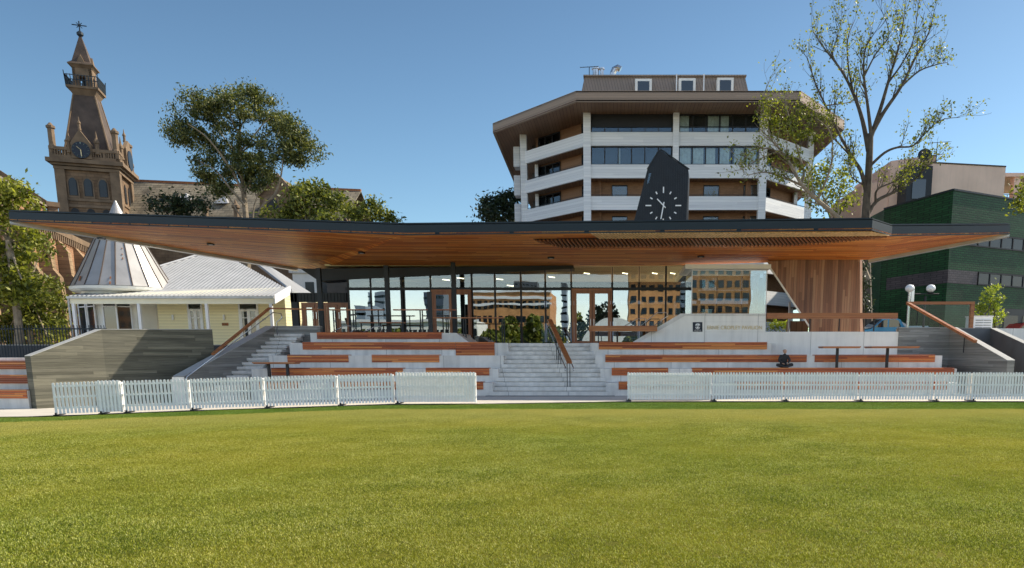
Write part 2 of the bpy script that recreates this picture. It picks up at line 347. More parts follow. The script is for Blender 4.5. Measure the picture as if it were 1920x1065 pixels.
n = N('grass_blade'); g1 = n.new('ShaderNodeNewGeometry').outputs['Random Per Island']; oi = n.noise(.9, 7, rough=.7); bigb = n.noise(.22, 3)
c = n.ramp(n.math('ADD', n.math('MULTIPLY', g1, .66), n.math('MULTIPLY', oi, .42)), [(.045, .08, .004), (.21, .265, .010), (.50, .49, .04), (1., .95, .40)], [.25, .48, .70, .90])
c = n.mix(n.mapr(bigb, .38, .62, 0., .45), c, (.50, .43, .045))
c = n.mix(n.mapr(n.noise(.12, 3), .42, .62, 0., .5), c, (.62, .80, .50), 'MULTIPLY')
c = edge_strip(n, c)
p = n.new('ShaderNodeBsdfPrincipled'); n.link(c, p.inputs['Base Color']); p.inputs['Roughness'].default_value = .5; p.inputs['Specular IOR Level'].default_value = .3
t = n.new('ShaderNodeBsdfTranslucent'); n.link(c, t.inputs[0]); mx = n.new('ShaderNodeMixShader'); mx.inputs[0].default_value = .35
n.link(p.outputs[0], mx.inputs[1]); n.link(t.outputs[0], mx.inputs[2]); n.link(mx.outputs[0], n.out.inputs[0]); M['blade'] = n.m
def turf():
    tiles = []
    pts = []
    s = .5; y = 4.3
    while y < 26.4:
        x = -y*.86-1.5
        while x < y*.60+1.5:
            if y < fy(x)-.5: pts.append((x+random.uniform(-.05, .05), y+random.uniform(-.05, .05), gz(x)))
            x += s*.93
        y += s*.93
    me = bpy.data.meshes.new('grass'); me.from_pydata(pts, [], []); o = bpy.data.objects.new('grass', me); COL.objects.link(o)
    src = blade_tile(3, 2900, .56); src.materials.append(M['blade'])
    so_ = bpy.data.objects.new('grass_tile_source', src)
    ng = bpy.data.node_groups.new('scatter_turf', 'GeometryNodeTree'); ng.interface.new_socket('Geometry', in_out='INPUT', socket_type='NodeSocketGeometry'); ng.interface.new_socket('Geometry', in_out='OUTPUT', socket_type='NodeSocketGeometry')
    nn = ng.nodes; gi = nn.new('NodeGroupInput'); go = nn.new('NodeGroupOutput'); mp = nn.new('GeometryNodeMeshToPoints'); ip = nn.new('GeometryNodeInstanceOnPoints'); ob = nn.new('GeometryNodeObjectInfo'); rv = nn.new('FunctionNodeRandomValue')
    ob.inputs[0].default_value = so_; rv.data_type = 'FLOAT_VECTOR'; rv.inputs[0].default_value = (0, 0, 0); rv.inputs[1].default_value = (0, 0, 6.28)
    L = ng.links.new; L(gi.outputs[0], mp.inputs[0]); L(mp.outputs[0], ip.inputs['Points']); L(ob.outputs['Geometry'], ip.inputs['Instance']); L(rv.outputs[0], ip.inputs['Rotation']); L(ip.outputs[0], go.inputs[0])
    md = o.modifiers.new('scatter', 'NODES'); md.node_group = ng
    struct(o, 'stuff')
turf()
# ---------------- tiered terrace ----------------
T1, T2, T3, T4, T5 = (30.1, .535), (31.0, 1.07), (31.9, 1.605), (32.8, 2.14), (34.0, 2.6)
def X(u, Y, v=680): return Xat(u, Y, v)
SL0, SL1 = X(918, 30, 740), X(955, 33.4, 650)    # stair edges left bottom/top
SR0, SR1 = X(1147, 30, 740), X(1110, 33.4, 650)
def tier(name, label, side, spec):
    t = thing(name, label, 'seating', (0, 30, 0)); return t
ter = thing('terraced_seating', 'pale concrete tiered seating with timber benches left of the central stair', 'terrace', (X(740, 31), 31, 0))
g = G()
# (Y, z, u_left, u_right) solid steps; each step reaches down to the ground
for (Y, z), ul, ur in ((T1, 470, 917), (T2, 470, 928), (T3, 505, 929), (T4, 545, 940), ((34.0, 2.6), 585, 855)):
    g.box(X(ul, Y), (lerp(SL0, SL1, (Y+.7-30)/3.4)+.03 if z < 2.5 else X(ur, Y)), Y, (33.9 if z < 2.5 else 37.7), (-.4 if z < .6 else z-.55), z)
g.prism([(X(855, 34.0), 34.0, 2.14), (X(884, 34.0), 34.0, 2.14), (X(857, 34.0), 34.0, 2.6), (X(855, 34.0), 34.0, 2.6)], (0, 2.5, 0))
g.build('concrete_steps', 'conc', ter)
def bench(par, Y, z, ul, ur, h=.275, extra=0.):
    b = G(); x0, x1 = X(ul, Y), X(ur, Y)
    nb = max(3, round(h/.068)); bh = h/nb
    for i in range(nb): b.box(x0, x1, Y-.035, Y-.002, z-h+i*bh+.004+.004*(i == 0), z-h+(i+1)*bh-.004+.004)
    for i in range(5): b.box(x0, x1, Y-.035+i*.085, Y-.035+i*.085+.078, z+.004, z+.036)
    return b.build('timber_bench', 'bench', par)
for Y, z, ul, ur, h in ((34.0, 2.6, 598, 830, .27), (32.8, 2.14, 570, 855, .29), (32.8, 2.14, 855.6, 928, .80), (31.9, 1.605, 540, 654, .29), (31.9, 1.605, 698, 824, .29),
                     (31.0, 1.07, 508, 755, .28), (31.0, 1.07, 798, 917, .28), (30.1, .535, 480, 560, .28), (30.1, .535, 620, 905, .28)):
    bench(ter, Y, z, ul, ur, h)
ter2 = thing('terraced_seating', 'pale concrete tiered seating with long timber benches right of the central stair', 'terrace', (X(1450, 31), 31, 0))
g = G()
for (Y, z), ul, ur in ((T1, None, 1800), (T2, None, 1795), (T3, None, 1766), (T4, None, 1445)):
    g.box(lerp(SR0, SR1, (Y+.7-30)/3.4)-.03, X(ur, Y), Y, 34.6 if z > 1.9 else 34.3, (-.4 if z < .6 else z-.55), z)
g.build('concrete_steps', 'conc', ter2)
for Y, z, ul, ur in ((32.8, 2.14, 1123, 1437), (31.9, 1.605, 1135, 1512), (31.9, 1.605, 1527, 1752), (31.0, 1.07, 1147, 1253), (31.0, 1.07, 1298, 1790), (30.1, .535, 1160, 1330), (30.1, .535, 1380, 1780)):
    bench(ter2, Y, z, ul, ur, .28)
# deck behind the stair
struct(G().box(X(940, 33.5), X(1445, 34.6), 33.65, 50, 1.6, 2.14).build('deck', 'conc'))
struct(G().box(X(585, 36), X(855, 36)+0, 37.9, 42, 1.6, 2.55).build('upper_deck', 'conc'))
struct(G().box(X(1445, 34.8), X(1690, 34.3), 34.8, 37.5, 1.2, 2.1).build('side_deck', 'conc'))
# central stair
st = thing('central_staircase', 'wide pale concrete stair of twelve steps between the two banks of seating', 'stairs', ((SL0+SR0)/2, 30, 0))
g = G()
for i in range(12):
    t = i/11.; Y = 30.0+.303*i
    g.box(lerp(SL0, SL1, t), lerp(SR0, SR1, t), Y, 33.7-.0005*i, -.3 if i == 0 else .178*i+.035, .178*(i+1)-.0)
    g.box(lerp(SL0, SL1, t)+.01, lerp(SR0, SR1, t)-.01, Y+.05, 33.6, .178*i-.02, .178*i+.04)
g.build('steps', 'conc', st)
g = G()
for i in range(12):
    t = i/11.; Y = 30.0+.303*i; g.box(lerp(SL0, SL1, t)+.12, lerp(SR0, SR1, t)-.12, Y+.03, Y+.07, .178*(i+1), .178*(i+1)+.003)
g.build('nosing_strips', 'conc_dark', st)
g = G(); rails = []
for k in range(90): xx = lerp(SL0-.1, SR0+.1, k/89.); g.box(xx, xx+.022, 29.62, 29.80, .02, .032)
g.box(SL0-.1, SR0+.12, 29.60, 29.63, .02, .034); g.box(SL0-.1, SR0+.12, 29.79, 29.82, .02, .034)
dg_ = g.build('drain_grate', 'steel'); tag(dg_, 'narrow dark slotted drain grate across the foot of the central stair', 'drain grate')
for uu, vv, nm in ((1020, 742, 1), ):
    pass
# central handrail
hr = thing('stair_handrail', 'timber topped handrail on dark posts running down the central stair', 'handrail', P(1060, 740, 30.3))
a = P(1030.5, 600, 33.6); b = P(1068, 680, 30.2)
G().beam(a, b, .20, .075).build('timber_rail', 'rail_timber', hr)
for s_ in (-1, 1):
    pa = a+Vector((.13*s_+.02, .02, -.22)); pb = b+Vector((.16*s_, -.1, -.20))
    G().tube([pa+Vector((0, .1, -.1)), pa, pb, pb+Vector((0, -.12, -.03)), pb+Vector((0, -.14, -.12))], .022).build('tube_rail', 'tube', hr, True)
g_ = []
for t in (.03, .42, .5, .94):
    c0 = a.lerp(b, t); zb = max(0, .178*(math.floor((c0.y-30.0)/.303)+1)) if c0.y > 30 else 0
    for dx in (-.05, .06): G().box(c0.x+dx-.014, c0.x+dx+.014, c0.y-.02, c0.y+.02, zb-.01, c0.z-.03).build('post', 'steel', hr)

# left diagonal stair
ls = thing('side_staircase', 'narrow concrete side stair climbing beside the left bank of seating', 'stairs', (-15.9, 32, 0))
g = G()
for i in range(14):
    t = (i-3)/10.; Y = 30.9+.36*(i-3); z = .79+.178*(i-3)
    g.box(lerp(-16.75, -15.95, t)-.0, lerp(-15.0, -14.15, t), Y, 34.9-.0005*i, (-.4 if i == 0 else z-.11), z)
    g.box(lerp(-16.75, -15.95, t)+.01, lerp(-15.0, -14.15, t)-.08, Y+.07, 34.8, z-.3, z-.1)
g.build('steps', 'conc', ls)
# its wall
def W2(name, label, segs, t, zb, mat, cap=None, **k):
    """segs: list of (x,y,ztop) walls in plan, from left/near to right/far"""
    r = thing(name, label, 'wall', (segs[0][0], segs[0][1], zb)); g = G(); c = G()
    for (x0, y0, z0), (x1, y1, z1) in zip(segs, segs[1:]):
        g.obox((x0, y0), (x1, y1), zb, z0, t, 0, zb, z1)
        c.obox((x0, y0), (x1, y1), z0+.002, z0+.022, t+.02, -.01, z1+.002, z1+.022)
    g.build('wall_face', mat, r); c.build('coping', cap or 'cap', r); return r
wa = P(345, 706, 28.4); wb = P(515, 612, 34.6); wc = P(600, 612, 34.9)
lw = W2('stair_wall', 'board marked concrete wall sloping up beside the left stair', [(wa.x, wa.y, wa.z), (wb.x, wb.y, wb.z), (wc.x, wc.y, wc.z)], .44, -.5, 'board_dark', 'cap')
g = G(); g.box(wa.x-.44, wa.x+.002, wa.y-.03, wa.y+.3, -.5, wa.z-.02); g.build('end_face', 'conc_light', lw)
hr2 = thing('stair_handrail', 'timber and tube handrail climbing along the board marked wall of the left stair', 'handrail', (wa.x, wa.y, .5))
def off(p, dx, dz, dy=0): return Vector((p.x+dx, p.y+dy, p.z+dz))
G().beam(off(wa.lerp(wb, .33), -.2, .14), P(505, 578, 34.4), .1, .09).build('timber_rail', 'rail_timber', hr2)
G().beam(P(505, 578, 34.4), P(607, 581, 36.2), .1, .07).build('timber_rail', 'rail_timber', hr2)
q = off(wa, .12, -.02, -.05)
G().tube([off(q, 0, -.18), q, P(512, 586, 34.1), P(527, 588, 34.0), P(529, 596, 34.0), P(519, 604, 34.0), P(520, 628, 34.0)], .024).build('tube_rail', 'tube', hr2, True)
for t in (.2, .45, .7, .9):
    p_ = q.lerp(P(512, 586, 34.1), t); G().box(p_.x-.15, p_.x, p_.y-.01, p_.y+.01, p_.z-.06, p_.z-.04).build('bracket', 'steel', hr2)

# big left board wall
pts = [P(57, 668, 26.2), P(190, 618, 28.2), P(398, 618, 31.2)]
bw = W2('retaining_wall', 'long board formed concrete wall with a raking left end behind the picket fence', [(p.x, p.y, p.z) for p in pts], .45, -.6, 'board')
# left tiers beyond it
lt = thing('terraced_seating', 'short bank of timber faced concrete steps at the far left edge', 'terrace', (-22, 26.8, -.25))
x1 = P(54, 720, 26.4).x
g = G(); yy = [26.3, 26.7, 27.1, 27.5]
zt = [Zat(747, 26.3)+.27, Zat(719, 26.7)+.27, Zat(692, 27.1)+.27]
for i in range(3): g.box(-32, x1, yy[i], 31.4, -.6 if i == 0 else zt[i]-.55, zt[i])
g.box(-32, x1, 27.5, 31.4, zt[2]-.1, zt[2]+.12); g.build('concrete_steps', 'conc', lt)
for i in range(3):
    b_ = G()
    for k in range(4): b_.box(-32, x1-.02, yy[i]-.035, yy[i]-.002, zt[i]-.27+k*.067, zt[i]-.27+(k+1)*.067-.007)
    for k in range(4): b_.box(-32, x1-.02, yy[i]-.035+k*.085, yy[i]+.043+k*.085, zt[i]+.004, zt[i]+.03)
    b_.build('timber_bench', 'bench', lt)

# right walls
Ysw = 34.3
sgn = thing('sign_wall', 'white concrete parapet wall with raking left end carrying the pavilion name', 'wall', (X(1310, Ysw), Ysw, 2.14))
poly = [P(u, v, Ysw) for u, v in ((1190, 644.5), (1283, 592), (1435.5, 592), (1435.5, 622), (1685, 622), (1685, 700), (1190, 700))]
G().prism([poly[0], poly[6], poly[5], poly[4], poly[3], poly[2], poly[1]], (0, .3, 0)).build('wall_face', 'conc_light', sgn)
g = G(); cp = [P(1180, 645, Ysw), P(1276, 588, Ysw), P(1435.6, 588, Ysw)]
cq = [P(1192, 645, Ysw), P(1284, 592.2, Ysw), P(1435.6, 592.2, Ysw)]
g.prism([cp[0], cq[0], cq[1], cp[1]], (0, .36, 0)); g.prism([cp[1], cq[1], cq[2], cp[2]], (0, .36, 0))
for k in range(len(g.v)): g.v[k] = (g.v[k][0], g.v[k][1]-.03, g.v[k][2])
g.build('coping', 'conc', sgn)
lp = [P(u, v, Ysw-.02) for u, v in ((1299, 622), (1317, 622), (1317, 604), (1299, 604))]
logo = G().prism(lp, (0, .018, 0)).build('logo_panel', 'navy', sgn)
cxl, czl = (lp[0].x+lp[1].x)/2, (lp[0].z+lp[2].z)/2
g = G(); yl = Ysw-.026
def pol(pp): g.prism([(cxl+a_, yl, czl+b_) for a_, b_ in pp], (0, .005, 0))
pol([(-.055, .15), (.055, .15), (.07, .10), (.035, .03), (.05, -.03), (0, -.06), (-.05, -.03), (-.035, .03), (-.07, .10)])
pol([(-.11, .0), (-.09, .01), (-.06, -.05), (0, -.075), (.06, -.05), (.09, .01), (.11, .0), (.08, -.07), (0, -.10), (-.08, -.07)])
pol([(-.10, .13), (-.07, .14), (-.085, .04), (-.10, .05)]); pol([(.10, .13), (.07, .14), (.085, .04), (.10, .05)])
g.build('emblem', 'pureWhite', logo)
g = G(); g.prism([(cxl-.02, yl-.004, czl+.11), (cxl+.02, yl-.004, czl+.11), (cxl+.012, yl-.004, czl+.05), (cxl+.02, yl-.004, czl), (cxl-.02, yl-.004, czl), (cxl-.012, yl-.004, czl+.05)], (0, .003, 0)); g.build('shield_mark', 'navy', logo)
textmesh('THE UNIVERSITY OF', 'lettering', 'pureWhite', sgn, (cxl-.14, yl, czl-.135), .03, .28, .002)
textmesh('MELBOURNE', 'lettering', 'pureWhite', sgn, (cxl-.15, yl, czl-.19), .05, .30, .003)
a = P(1326, 617.5, Ysw-.012); b = P(1428.5, 617.5, Ysw-.012)
textmesh('ERNIE CROPLEY PAVILION', 'lettering', 'gold', sgn, a, .235, b.x-a.x, .012)
g = G()
for vv in (603.5, 622.3): z_ = Zat(vv, Ysw); g.box(X(1320, Ysw), X(1435.4, Ysw), Ysw-.004, Ysw-.001, z_-.006, z_+.006)
g.build('panel_joint', 'conc', sgn)

rw = [P(1686, 614.5, 34.25), P(1782, 614.5, 34.25), P(1889, 676, 29.7)]
W2('retaining_wall', 'board formed concrete wall raking down behind the right end of the picket fence', [(p.x, p.y, p.z) for p in rw], .3, -.4, 'board_dark')
rw2 = [P(1786, 615.5, 36.3), P(1858, 616, 36.3), P(1962, 664, 30.3)]
W2('retaining_wall', 'dark concrete wall raking down at the far right edge', [(p.x, p.y, p.z) for p in rw2], .25, -.4, 'conc_dark', 'cap')
rh = thing('stair_handrail', 'broad timber handrail sloping down along the right board formed wall', 'handrail', P(1770, 640, 34))
G().beam(P(1703, 569, 37.4), P(1829, 640, 31.9), .16, .11).build('timber_rail', 'rail_timber', rh)
for t in (.15, .5, .85):
    c0 = P(1703, 569, 37.4).lerp(P(1829, 640, 31.9), t); G().box(c0.x+.02, c0.x+.05, c0.y, c0.y+.03, c0.z-.75, c0.z-.04).build('post', 'steel', rh)

# picket fences
def panel(x0, x1, label, double=False, grp='white picket fence panels along the lawn', hgt=1.0, dz=0., lift=0.):
    y0, y1 = fy(x0)-.02, fy(x1)-.02; L = math.hypot(x1-x0, y1-y0); d = Vector(((x1-x0)/L, (y1-y0)/L, 0)); nn = Vector((-d.y, d.x, 0))
    r = thing('picket_fence_panel', label, 'picket fence', (x0, y0, gz(x0)+.02), grp)
    def pt(s, o, z): return Vector((x0, y0, 0))+d*s+nn*o+Vector((0, 0, z+gz(x0+d.x*s)+.02))
    def blk(g, s0, s1, o0, o1, z0, z1):
        a = [pt(s0, o0, z0), pt(s1, o0, z0), pt(s1, o1, z0), pt(s0, o1, z0), pt(s0, o0, z1), pt(s1, o0, z1), pt(s1, o1, z1), pt(s0, o1, z1)]
        g.add(a, [(0, 3, 2, 1), (4, 5, 6, 7), (0, 1, 5, 4), (1, 2, 6, 5), (2, 3, 7, 6), (3, 0, 4, 7)])
    rr = random.Random(label)
    n_ = int(L/.1); sp = (L-.02)/n_
    g = G()
    for i in range(n_):
        s0 = .01+i*sp+rr.uniform(-.002, .002); hh = hgt+rr.uniform(-.008, .008); blk(g, s0, s0+.066, 0, .018, .055+lift, hh-.012+lift)
        a = [pt(s0, 0, hh-.012+lift), pt(s0+.066, 0, hh-.012+lift), pt(s0+.066, .018, hh-.012+lift), pt(s0, .018, hh-.012+lift), pt(s0+.02, .004, hh+.012+lift), pt(s0+.046, .004, hh+.012+lift), pt(s0+.046, .014, hh+.012+lift), pt(s0+.02, .014, hh+.012+lift)]
        g.add(a, [(4, 5, 6, 7), (0, 1, 5, 4), (1, 2, 6, 5), (2, 3, 7, 6), (3, 0, 4, 7)])
    g.build('pickets', 'picket', r)
    if double:
        g = G()
        for i in range(n_):
            s0 = .01+i*sp+.055; blk(g, s0, s0+.042, .055, .072, .055, hgt-.01)
        g.build('pickets', 'picket', r)
    for z in (.20, .54, .87):
        g = G(); blk(g, 0, L, .0185, .053, z, z+.06); g.build('rail', 'picket', r)
    for s_ in ((L-.075,) if not double else (.02, L-.075)):
        g = G(); blk(g, s_, s_+.06, .074, .15, .03, hgt-.03); g.build('post', 'picket', r)
    g = G(); blk(g, -.02, .14, -.10, .45, .002, .03); blk(g, .03, .08, -.10, -.07, .03, .09); g.build('ground_foot', 'steel', r)
def fx(u, v=720):
    Y = 25.
    for _ in range(6): Y = fy(Xat(u, Y, v))
    return Xat(u, Y, v)
LF = [97, 230, 356, 496, 634, 740]
LL = ['leftmost picket panel in front of the retaining wall', 'second picket panel from the left end of the fence', 'picket panel below the foot of the left stair', 'picket panel in front of the small left table', 'single picket panel beside the closed up gate panel']
for a, b, l in zip(LF, LF[1:], LL): panel(fx(a), fx(b)-.015, 'white '+l, False)
panel(fx(186), fx(229), 'short white picket gate doubled over the leftmost panel of the fence', True, hgt=1.03)
for o_ in list(bpy.data.objects):
    if o_.get('label', '').startswith('short white picket gate'): o_.location.y -= .09
panel(fx(742), fx(893), 'white closely spaced double picket gate just left of the central gap', True, hgt=1.04)
RF = [1176, 1336, 1471, 1611, 1753, 1822, 1962]
RL = ['close boarded white double picket gate just right of the central gap', 'white picket panel directly below the university sign', 'white picket panel below the seated person', 'white picket panel in front of the two bar tables', 'narrow white picket panel before the foot of the right wall', 'white double picket gate running out at the right edge']
for i, (a, b, l) in enumerate(zip(RF, RF[1:], RL)): panel(fx(a), fx(b)-.015, l, i in (0, 5))

# tables
def table(label, u0, u1, v, Y, zf, legs, dep=.75):
    a = P(u0, v, Y); b = P(u1, v, Y); r = thing('bar_table', label, 'table', ((a.x+b.x)/2, Y, zf), 'timber bar tables on the terrace')
    g = G()
    for k in range(7): g.box(a.x, b.x, Y-dep/2+k*dep/7, Y-dep/2+(k+1)*dep/7-.008, a.z-.045, a.z)
    g.box(a.x+.03, b.x-.03, Y-dep/2+.03, Y+dep/2-.03, a.z-.075, a.z-.046)
    g.build('table_top', 'rail_timber', r)
    for u in legs:
        x = Xat(u, Y, v+10); G().box(x-.05, x+.05, Y-.05, Y+.05, zf+.02, a.z-.076).build('leg', 'steel', r)
        G().box(x-.17, x+.17, Y-.15, Y+.15, zf, zf+.019).build('base_plate', 'steel', r)
table('timber topped bar table on one post standing nearer the seated person', 1538, 1609, 649.5, 31.6, 1.075, [1570])
table('longer timber topped bar table on one post below the parked blue car', 1627, 1716, 649.5, 31.6, 1.075, [1664], 1.0)
table('low timber table on two posts at the foot of the left stair', 479, 558, 679, 30.5, .54, [504, 539], .6)

# leaner rails on decks
def leaner(name, label, u0, u1, v, Y, posts, vb, th=.05, w=.22, cat='bar rail'):
    a = P(u0, v, Y); b = P(u1, v, Y); zb = Zat(vb, Y); r = thing(name, label, cat, ((a.x+b.x)/2, Y, zb), 'timber topped bar rails on the deck')
    G().box(a.x, b.x, Y-w/2, Y+w/2, a.z-th, a.z).build('timber_top', 'rail_timber', r)
    for u in posts:
        x = Xat(u, Y); G().box(x-.025, x+.025, Y-.02, Y+.02, zb, a.z-th).build('post', 'steel', r)
leaner('bar_rail', 'thin timber bar rail on paired posts at the left end of the upper deck', 618, 720, 580, 35.6, (628, 632, 665, 669, 712), 626)
leaner('bar_rail', 'thin timber bar rail on dark posts behind the top left bench', 738, 855, 580, 35.6, (757, 790, 794, 832), 626)
leaner('bar_rail', 'lower timber bar rail beside the left folding doors', 803, 945, 595, 34.9, (870, 874, 942, 946), 643)
leaner('bar_rail', 'small low timber bar rail in front of the far left glazing', 675, 760, 604, 36.6, (679, 715, 755), 626)
leaner('bar_rail', 'thick timber bar rail in front of the main doors', 1104, 1232, 611, 34.0, (1122, 1158), 643, .24, .25)
leaner('bar_rail', 'long thick timber bar rail on posts in front of the timber clad wedge', 1437, 1682, 587, 34.45, (1517, 1572, 1637), 621, .25, .25)
def tubes(label, paths, Y):
    r = thing('tube_handrail', label, 'handrail', P(paths[0][0][0], paths[0][0][1], Y))
    for pa in paths: G().tube([P(u, v, Y) for u, v in pa], .022).build('tube', 'tube', r, True)
tubes('bent stainless handrail on the deck right of the main doors', [[(1170, 612), (1196, 597), (1210, 597), (1212, 643)], [(1200, 612), (1232, 586), (1250, 586), (1253, 592), (1240, 600), (1238, 612)]], 35.2)
tubes('looped stainless handrail behind the top left bench', [[(617, 626), (645, 611), (660, 611), (664, 616), (660, 622), (649, 626)], [(678, 625), (703, 612), (713, 612), (716, 618), (712, 625)]], 35.3)

# ---------------- pavilion ----------------
pav = thing('sports_pavilion', 'low glazed sports pavilion under a huge folded canopy with timber soffit', 'building', (0, 38, 2.14))
def V3(u, v, Y): return P(u, v, Y)
A = V3(18, 414, 33.6); B = V3(760, 440, 31.0); Dm = V3(1635, 431, 30.2); E = V3(1672, 442, 31.2); Fr = V3(1893, 438.5, 34.5)
H = V3(1240, 499, 38.4)
nrm = (Dm-B).cross(H-B)
def on(u, v):
    d = ray(u, v); o = Vector((0, 0, CH)); return o+d*((B-o).dot(nrm)/d.dot(nrm))
K = on(900, 505); I = on(1628, 488)
Gp = V3(560, 504, 41.0)
K2 = V3(605, 506, 39.6)
tris = [(A, B, Gp), (B, K2, Gp), (B, K, K2), (B, H, K), (B, Dm, H), (Dm, I, H), (Dm, E, I), (E, Fr, I)]
# subdivide nothing; soffit lining slightly above the fascia's lower edge
up = Vector((0, 0, .03)); g = G()
for t in tris:
    t = [p+up for p in t]; nn = (t[1]-t[0]).cross(t[2]-t[0]); 
    g.prism(t, (0, 0, .04))
g.build('timber_soffit', 'soffit', pav)
g = G(); top = Vector((0, 0, .40))
for t in tris: g.prism([p+top for p in t], (0, 0, .03))
g.build('roof_sheet', 'fascia', pav)
def fas(p, q, h0=0., h1=.44, t=.05, mat='fascia', back=0.):
    d = Vector((q.x-p.x, q.y-p.y)).normalized(); nn = Vector((-d.y, d.x, 0)); o = nn*back
    return G().prism([p+o+Vector((0, 0, h0)), q+o+Vector((0, 0, h0)), q+o+Vector((0, 0, h1)), p+o+Vector((0, 0, h1))], nn*t)
segs = [(A, B), (B, Dm), (Dm, E), (E, Fr)]
for p_, q_ in segs:
    f_ = fas(p_, q_, -.015, .37, .05).build('fascia', 'fascia', pav)
    fas(p_+Vector((0, 0, .372)), q_+Vector((0, 0, .372)), 0, .10, .05, back=.10).build('upper_flashing', 'fascia', pav)
for p_, q_ in ((A, Gp), (I, Fr)):
    pp = Vector((p_.x, p_.y, p_.z)); qq = Vector((q_.x, q_.y, q_.z))
    fas(pp, qq, -.10, .05, .42, 'roofmetal').build('rear_flashing', 'roofmetal', pav)
# battens
def ontri(u, v):
    d = ray(u, v); o = Vector((0, 0, CH)); best = None
    for t in tris:
        nn = (t[1]-t[0]).cross(t[2]-t[0]); k = (t[0]-o).dot(nn)/d.dot(nn); p = o+d*k
        # inside test
        ok = True; s = None
        for i in range(3):
            c_ = (t[(i+1) % 3]-t[i]).cross(p-t[i]).dot(nn)
            if c_ < -1e-3: ok = False
        if ok: return p
    return on(u, v)
back = G(); bat = G()
def bounds(u):
    v0 = interp(u, [(1000, 449), (1100, 447.5), (1450, 444), (1672, 441.5)]); v1 = interp(u, [(1000, 449.5), (1055, 463.5), (1250, 461.5), (1480, 460), (1560, 454), (1672, 442)]); return v0, v1
us = list(range(1000, 1673, 12))
for u0, u1 in zip(us, us[1:]):
    a0, a1 = bounds(u0); b0, b1 = bounds(u1)
    q = [ontri(u0, a0), ontri(u0, a1), ontri(u1, b1), ontri(u1, b0)]
    q = [p+Vector((0, 0, .018)) for p in q]; back.prism(q, (0, 0, .01))
back.build('slot_backing', 'black', pav)
u = 1004
while u < 1662:
    v0, _ = bounds(u); _, v1 = bounds(min(u+13, 1672)); 
    if v1-v0 > 1: bat.beam(ontri(u, v0)+Vector((0, 0, -.03)), ontri(min(u+13, 1671), v1)+Vector((0, 0, -.03)), .07, .05)
    u += 7.5
bat.build('soffit_battens', 'batten', pav)
bp_ = G(); u = 1110
while u < 1655:
    va = interp(u, [(1000, 436), (1635, 432), (1672, 443)])+1.2; vb, _ = bounds(min(u+16, 1672)); ub = min(u+16, 1668)
    if vb-va > 2: bp_.beam(ontri(u, va)+Vector((0, 0, -.02)), ontri(ub, vb-.8)+Vector((0, 0, -.02)), .09, .03)
    u += 6.
bp_.build('lit_soffit_battens', 'batten_lit', pav)
for uu, vv in ((1033, 483.5), (1314, 481), (678, 474), (190, 447), (395, 458)):
    p_ = ontri(uu, vv); dl = G().lathe(p_+Vector((0, 0, -.03)), [(.16, 0), (.16, .07)], 18).build('downlight', 'steel', pav)
    G().lathe(p_+Vector((0, 0, -.035)), [(.09, 0), (.09, .02)], 14).build('lens', 'pureWhite', dl)
# bulkhead above the glass
Yg = 38.3
bl = [P(562, 503, Yg), P(598, 504, Yg), P(1075, 497, Yg), P(1075, 503.5, Yg), P(900, 513, Yg), P(650, 524, Yg), P(598, 527, Yg)]
G().prism(bl[::-1], (0, 1.2, 0)).build('bulkhead', 'steel', pav)
# glazing: mullions, transom, panes
fr = G(); yt = 2.14
zt_ = Zat(541.5, Yg)
mull = [655, 697, 727, 755, 809, 886, 929, 977.5, 1023, 1071.5, 1148, 1198, 1248, 1287]
def topv(u): return interp(u, [(598, 527), (650, 523.5), (900, 512.5), (1075, 502.5), (1290, 499)])-1
for k, u in enumerate(mull):
    x = X(u, Yg, 590); wd = .09 if u in (655, 727, 886, 1248) else .045
    fr.box(x-wd/2, x+wd/2, Yg+.0, Yg+.09, 2.14, Zat(topv(u), Yg))
fr.box(X(655, Yg), X(1287, Yg), Yg+.002, Yg+.088, zt_-.07, zt_+.07)
fr.box(X(655, Yg), X(1287, Yg), Yg+.003, Yg+.087, 2.13, 2.20)
fr.build('glazing_frame', 'steel', pav)
for u0, u1 in zip(mull, mull[1:]):
    x0, x1 = X(u0, Yg, 590)+.05, X(u1, Yg, 590)-.05
    a_, b_ = Zat(topv(u0), Yg), Zat(topv(u1), Yg)
    ty = random.uniform(-.004, .004)
    G().prism([(x0, Yg+.04, zt_+.07), (x1, Yg+.04+ty, zt_+.07), (x1, Yg+.04+ty, b_), (x0, Yg+.04, a_)], (0, .012, 0)).build('glass_pane', 'upglass', pav)
    if u0 in (1071.5, 809): continue
    G().prism([(x0, Yg+.04, 2.2), (x1, Yg+.04+ty, 2.2), (x1, Yg+.04+ty, zt_-.07), (x0, Yg+.04, zt_-.07)], (0, .012, 0)).build('glass_pane', 'glass', pav)
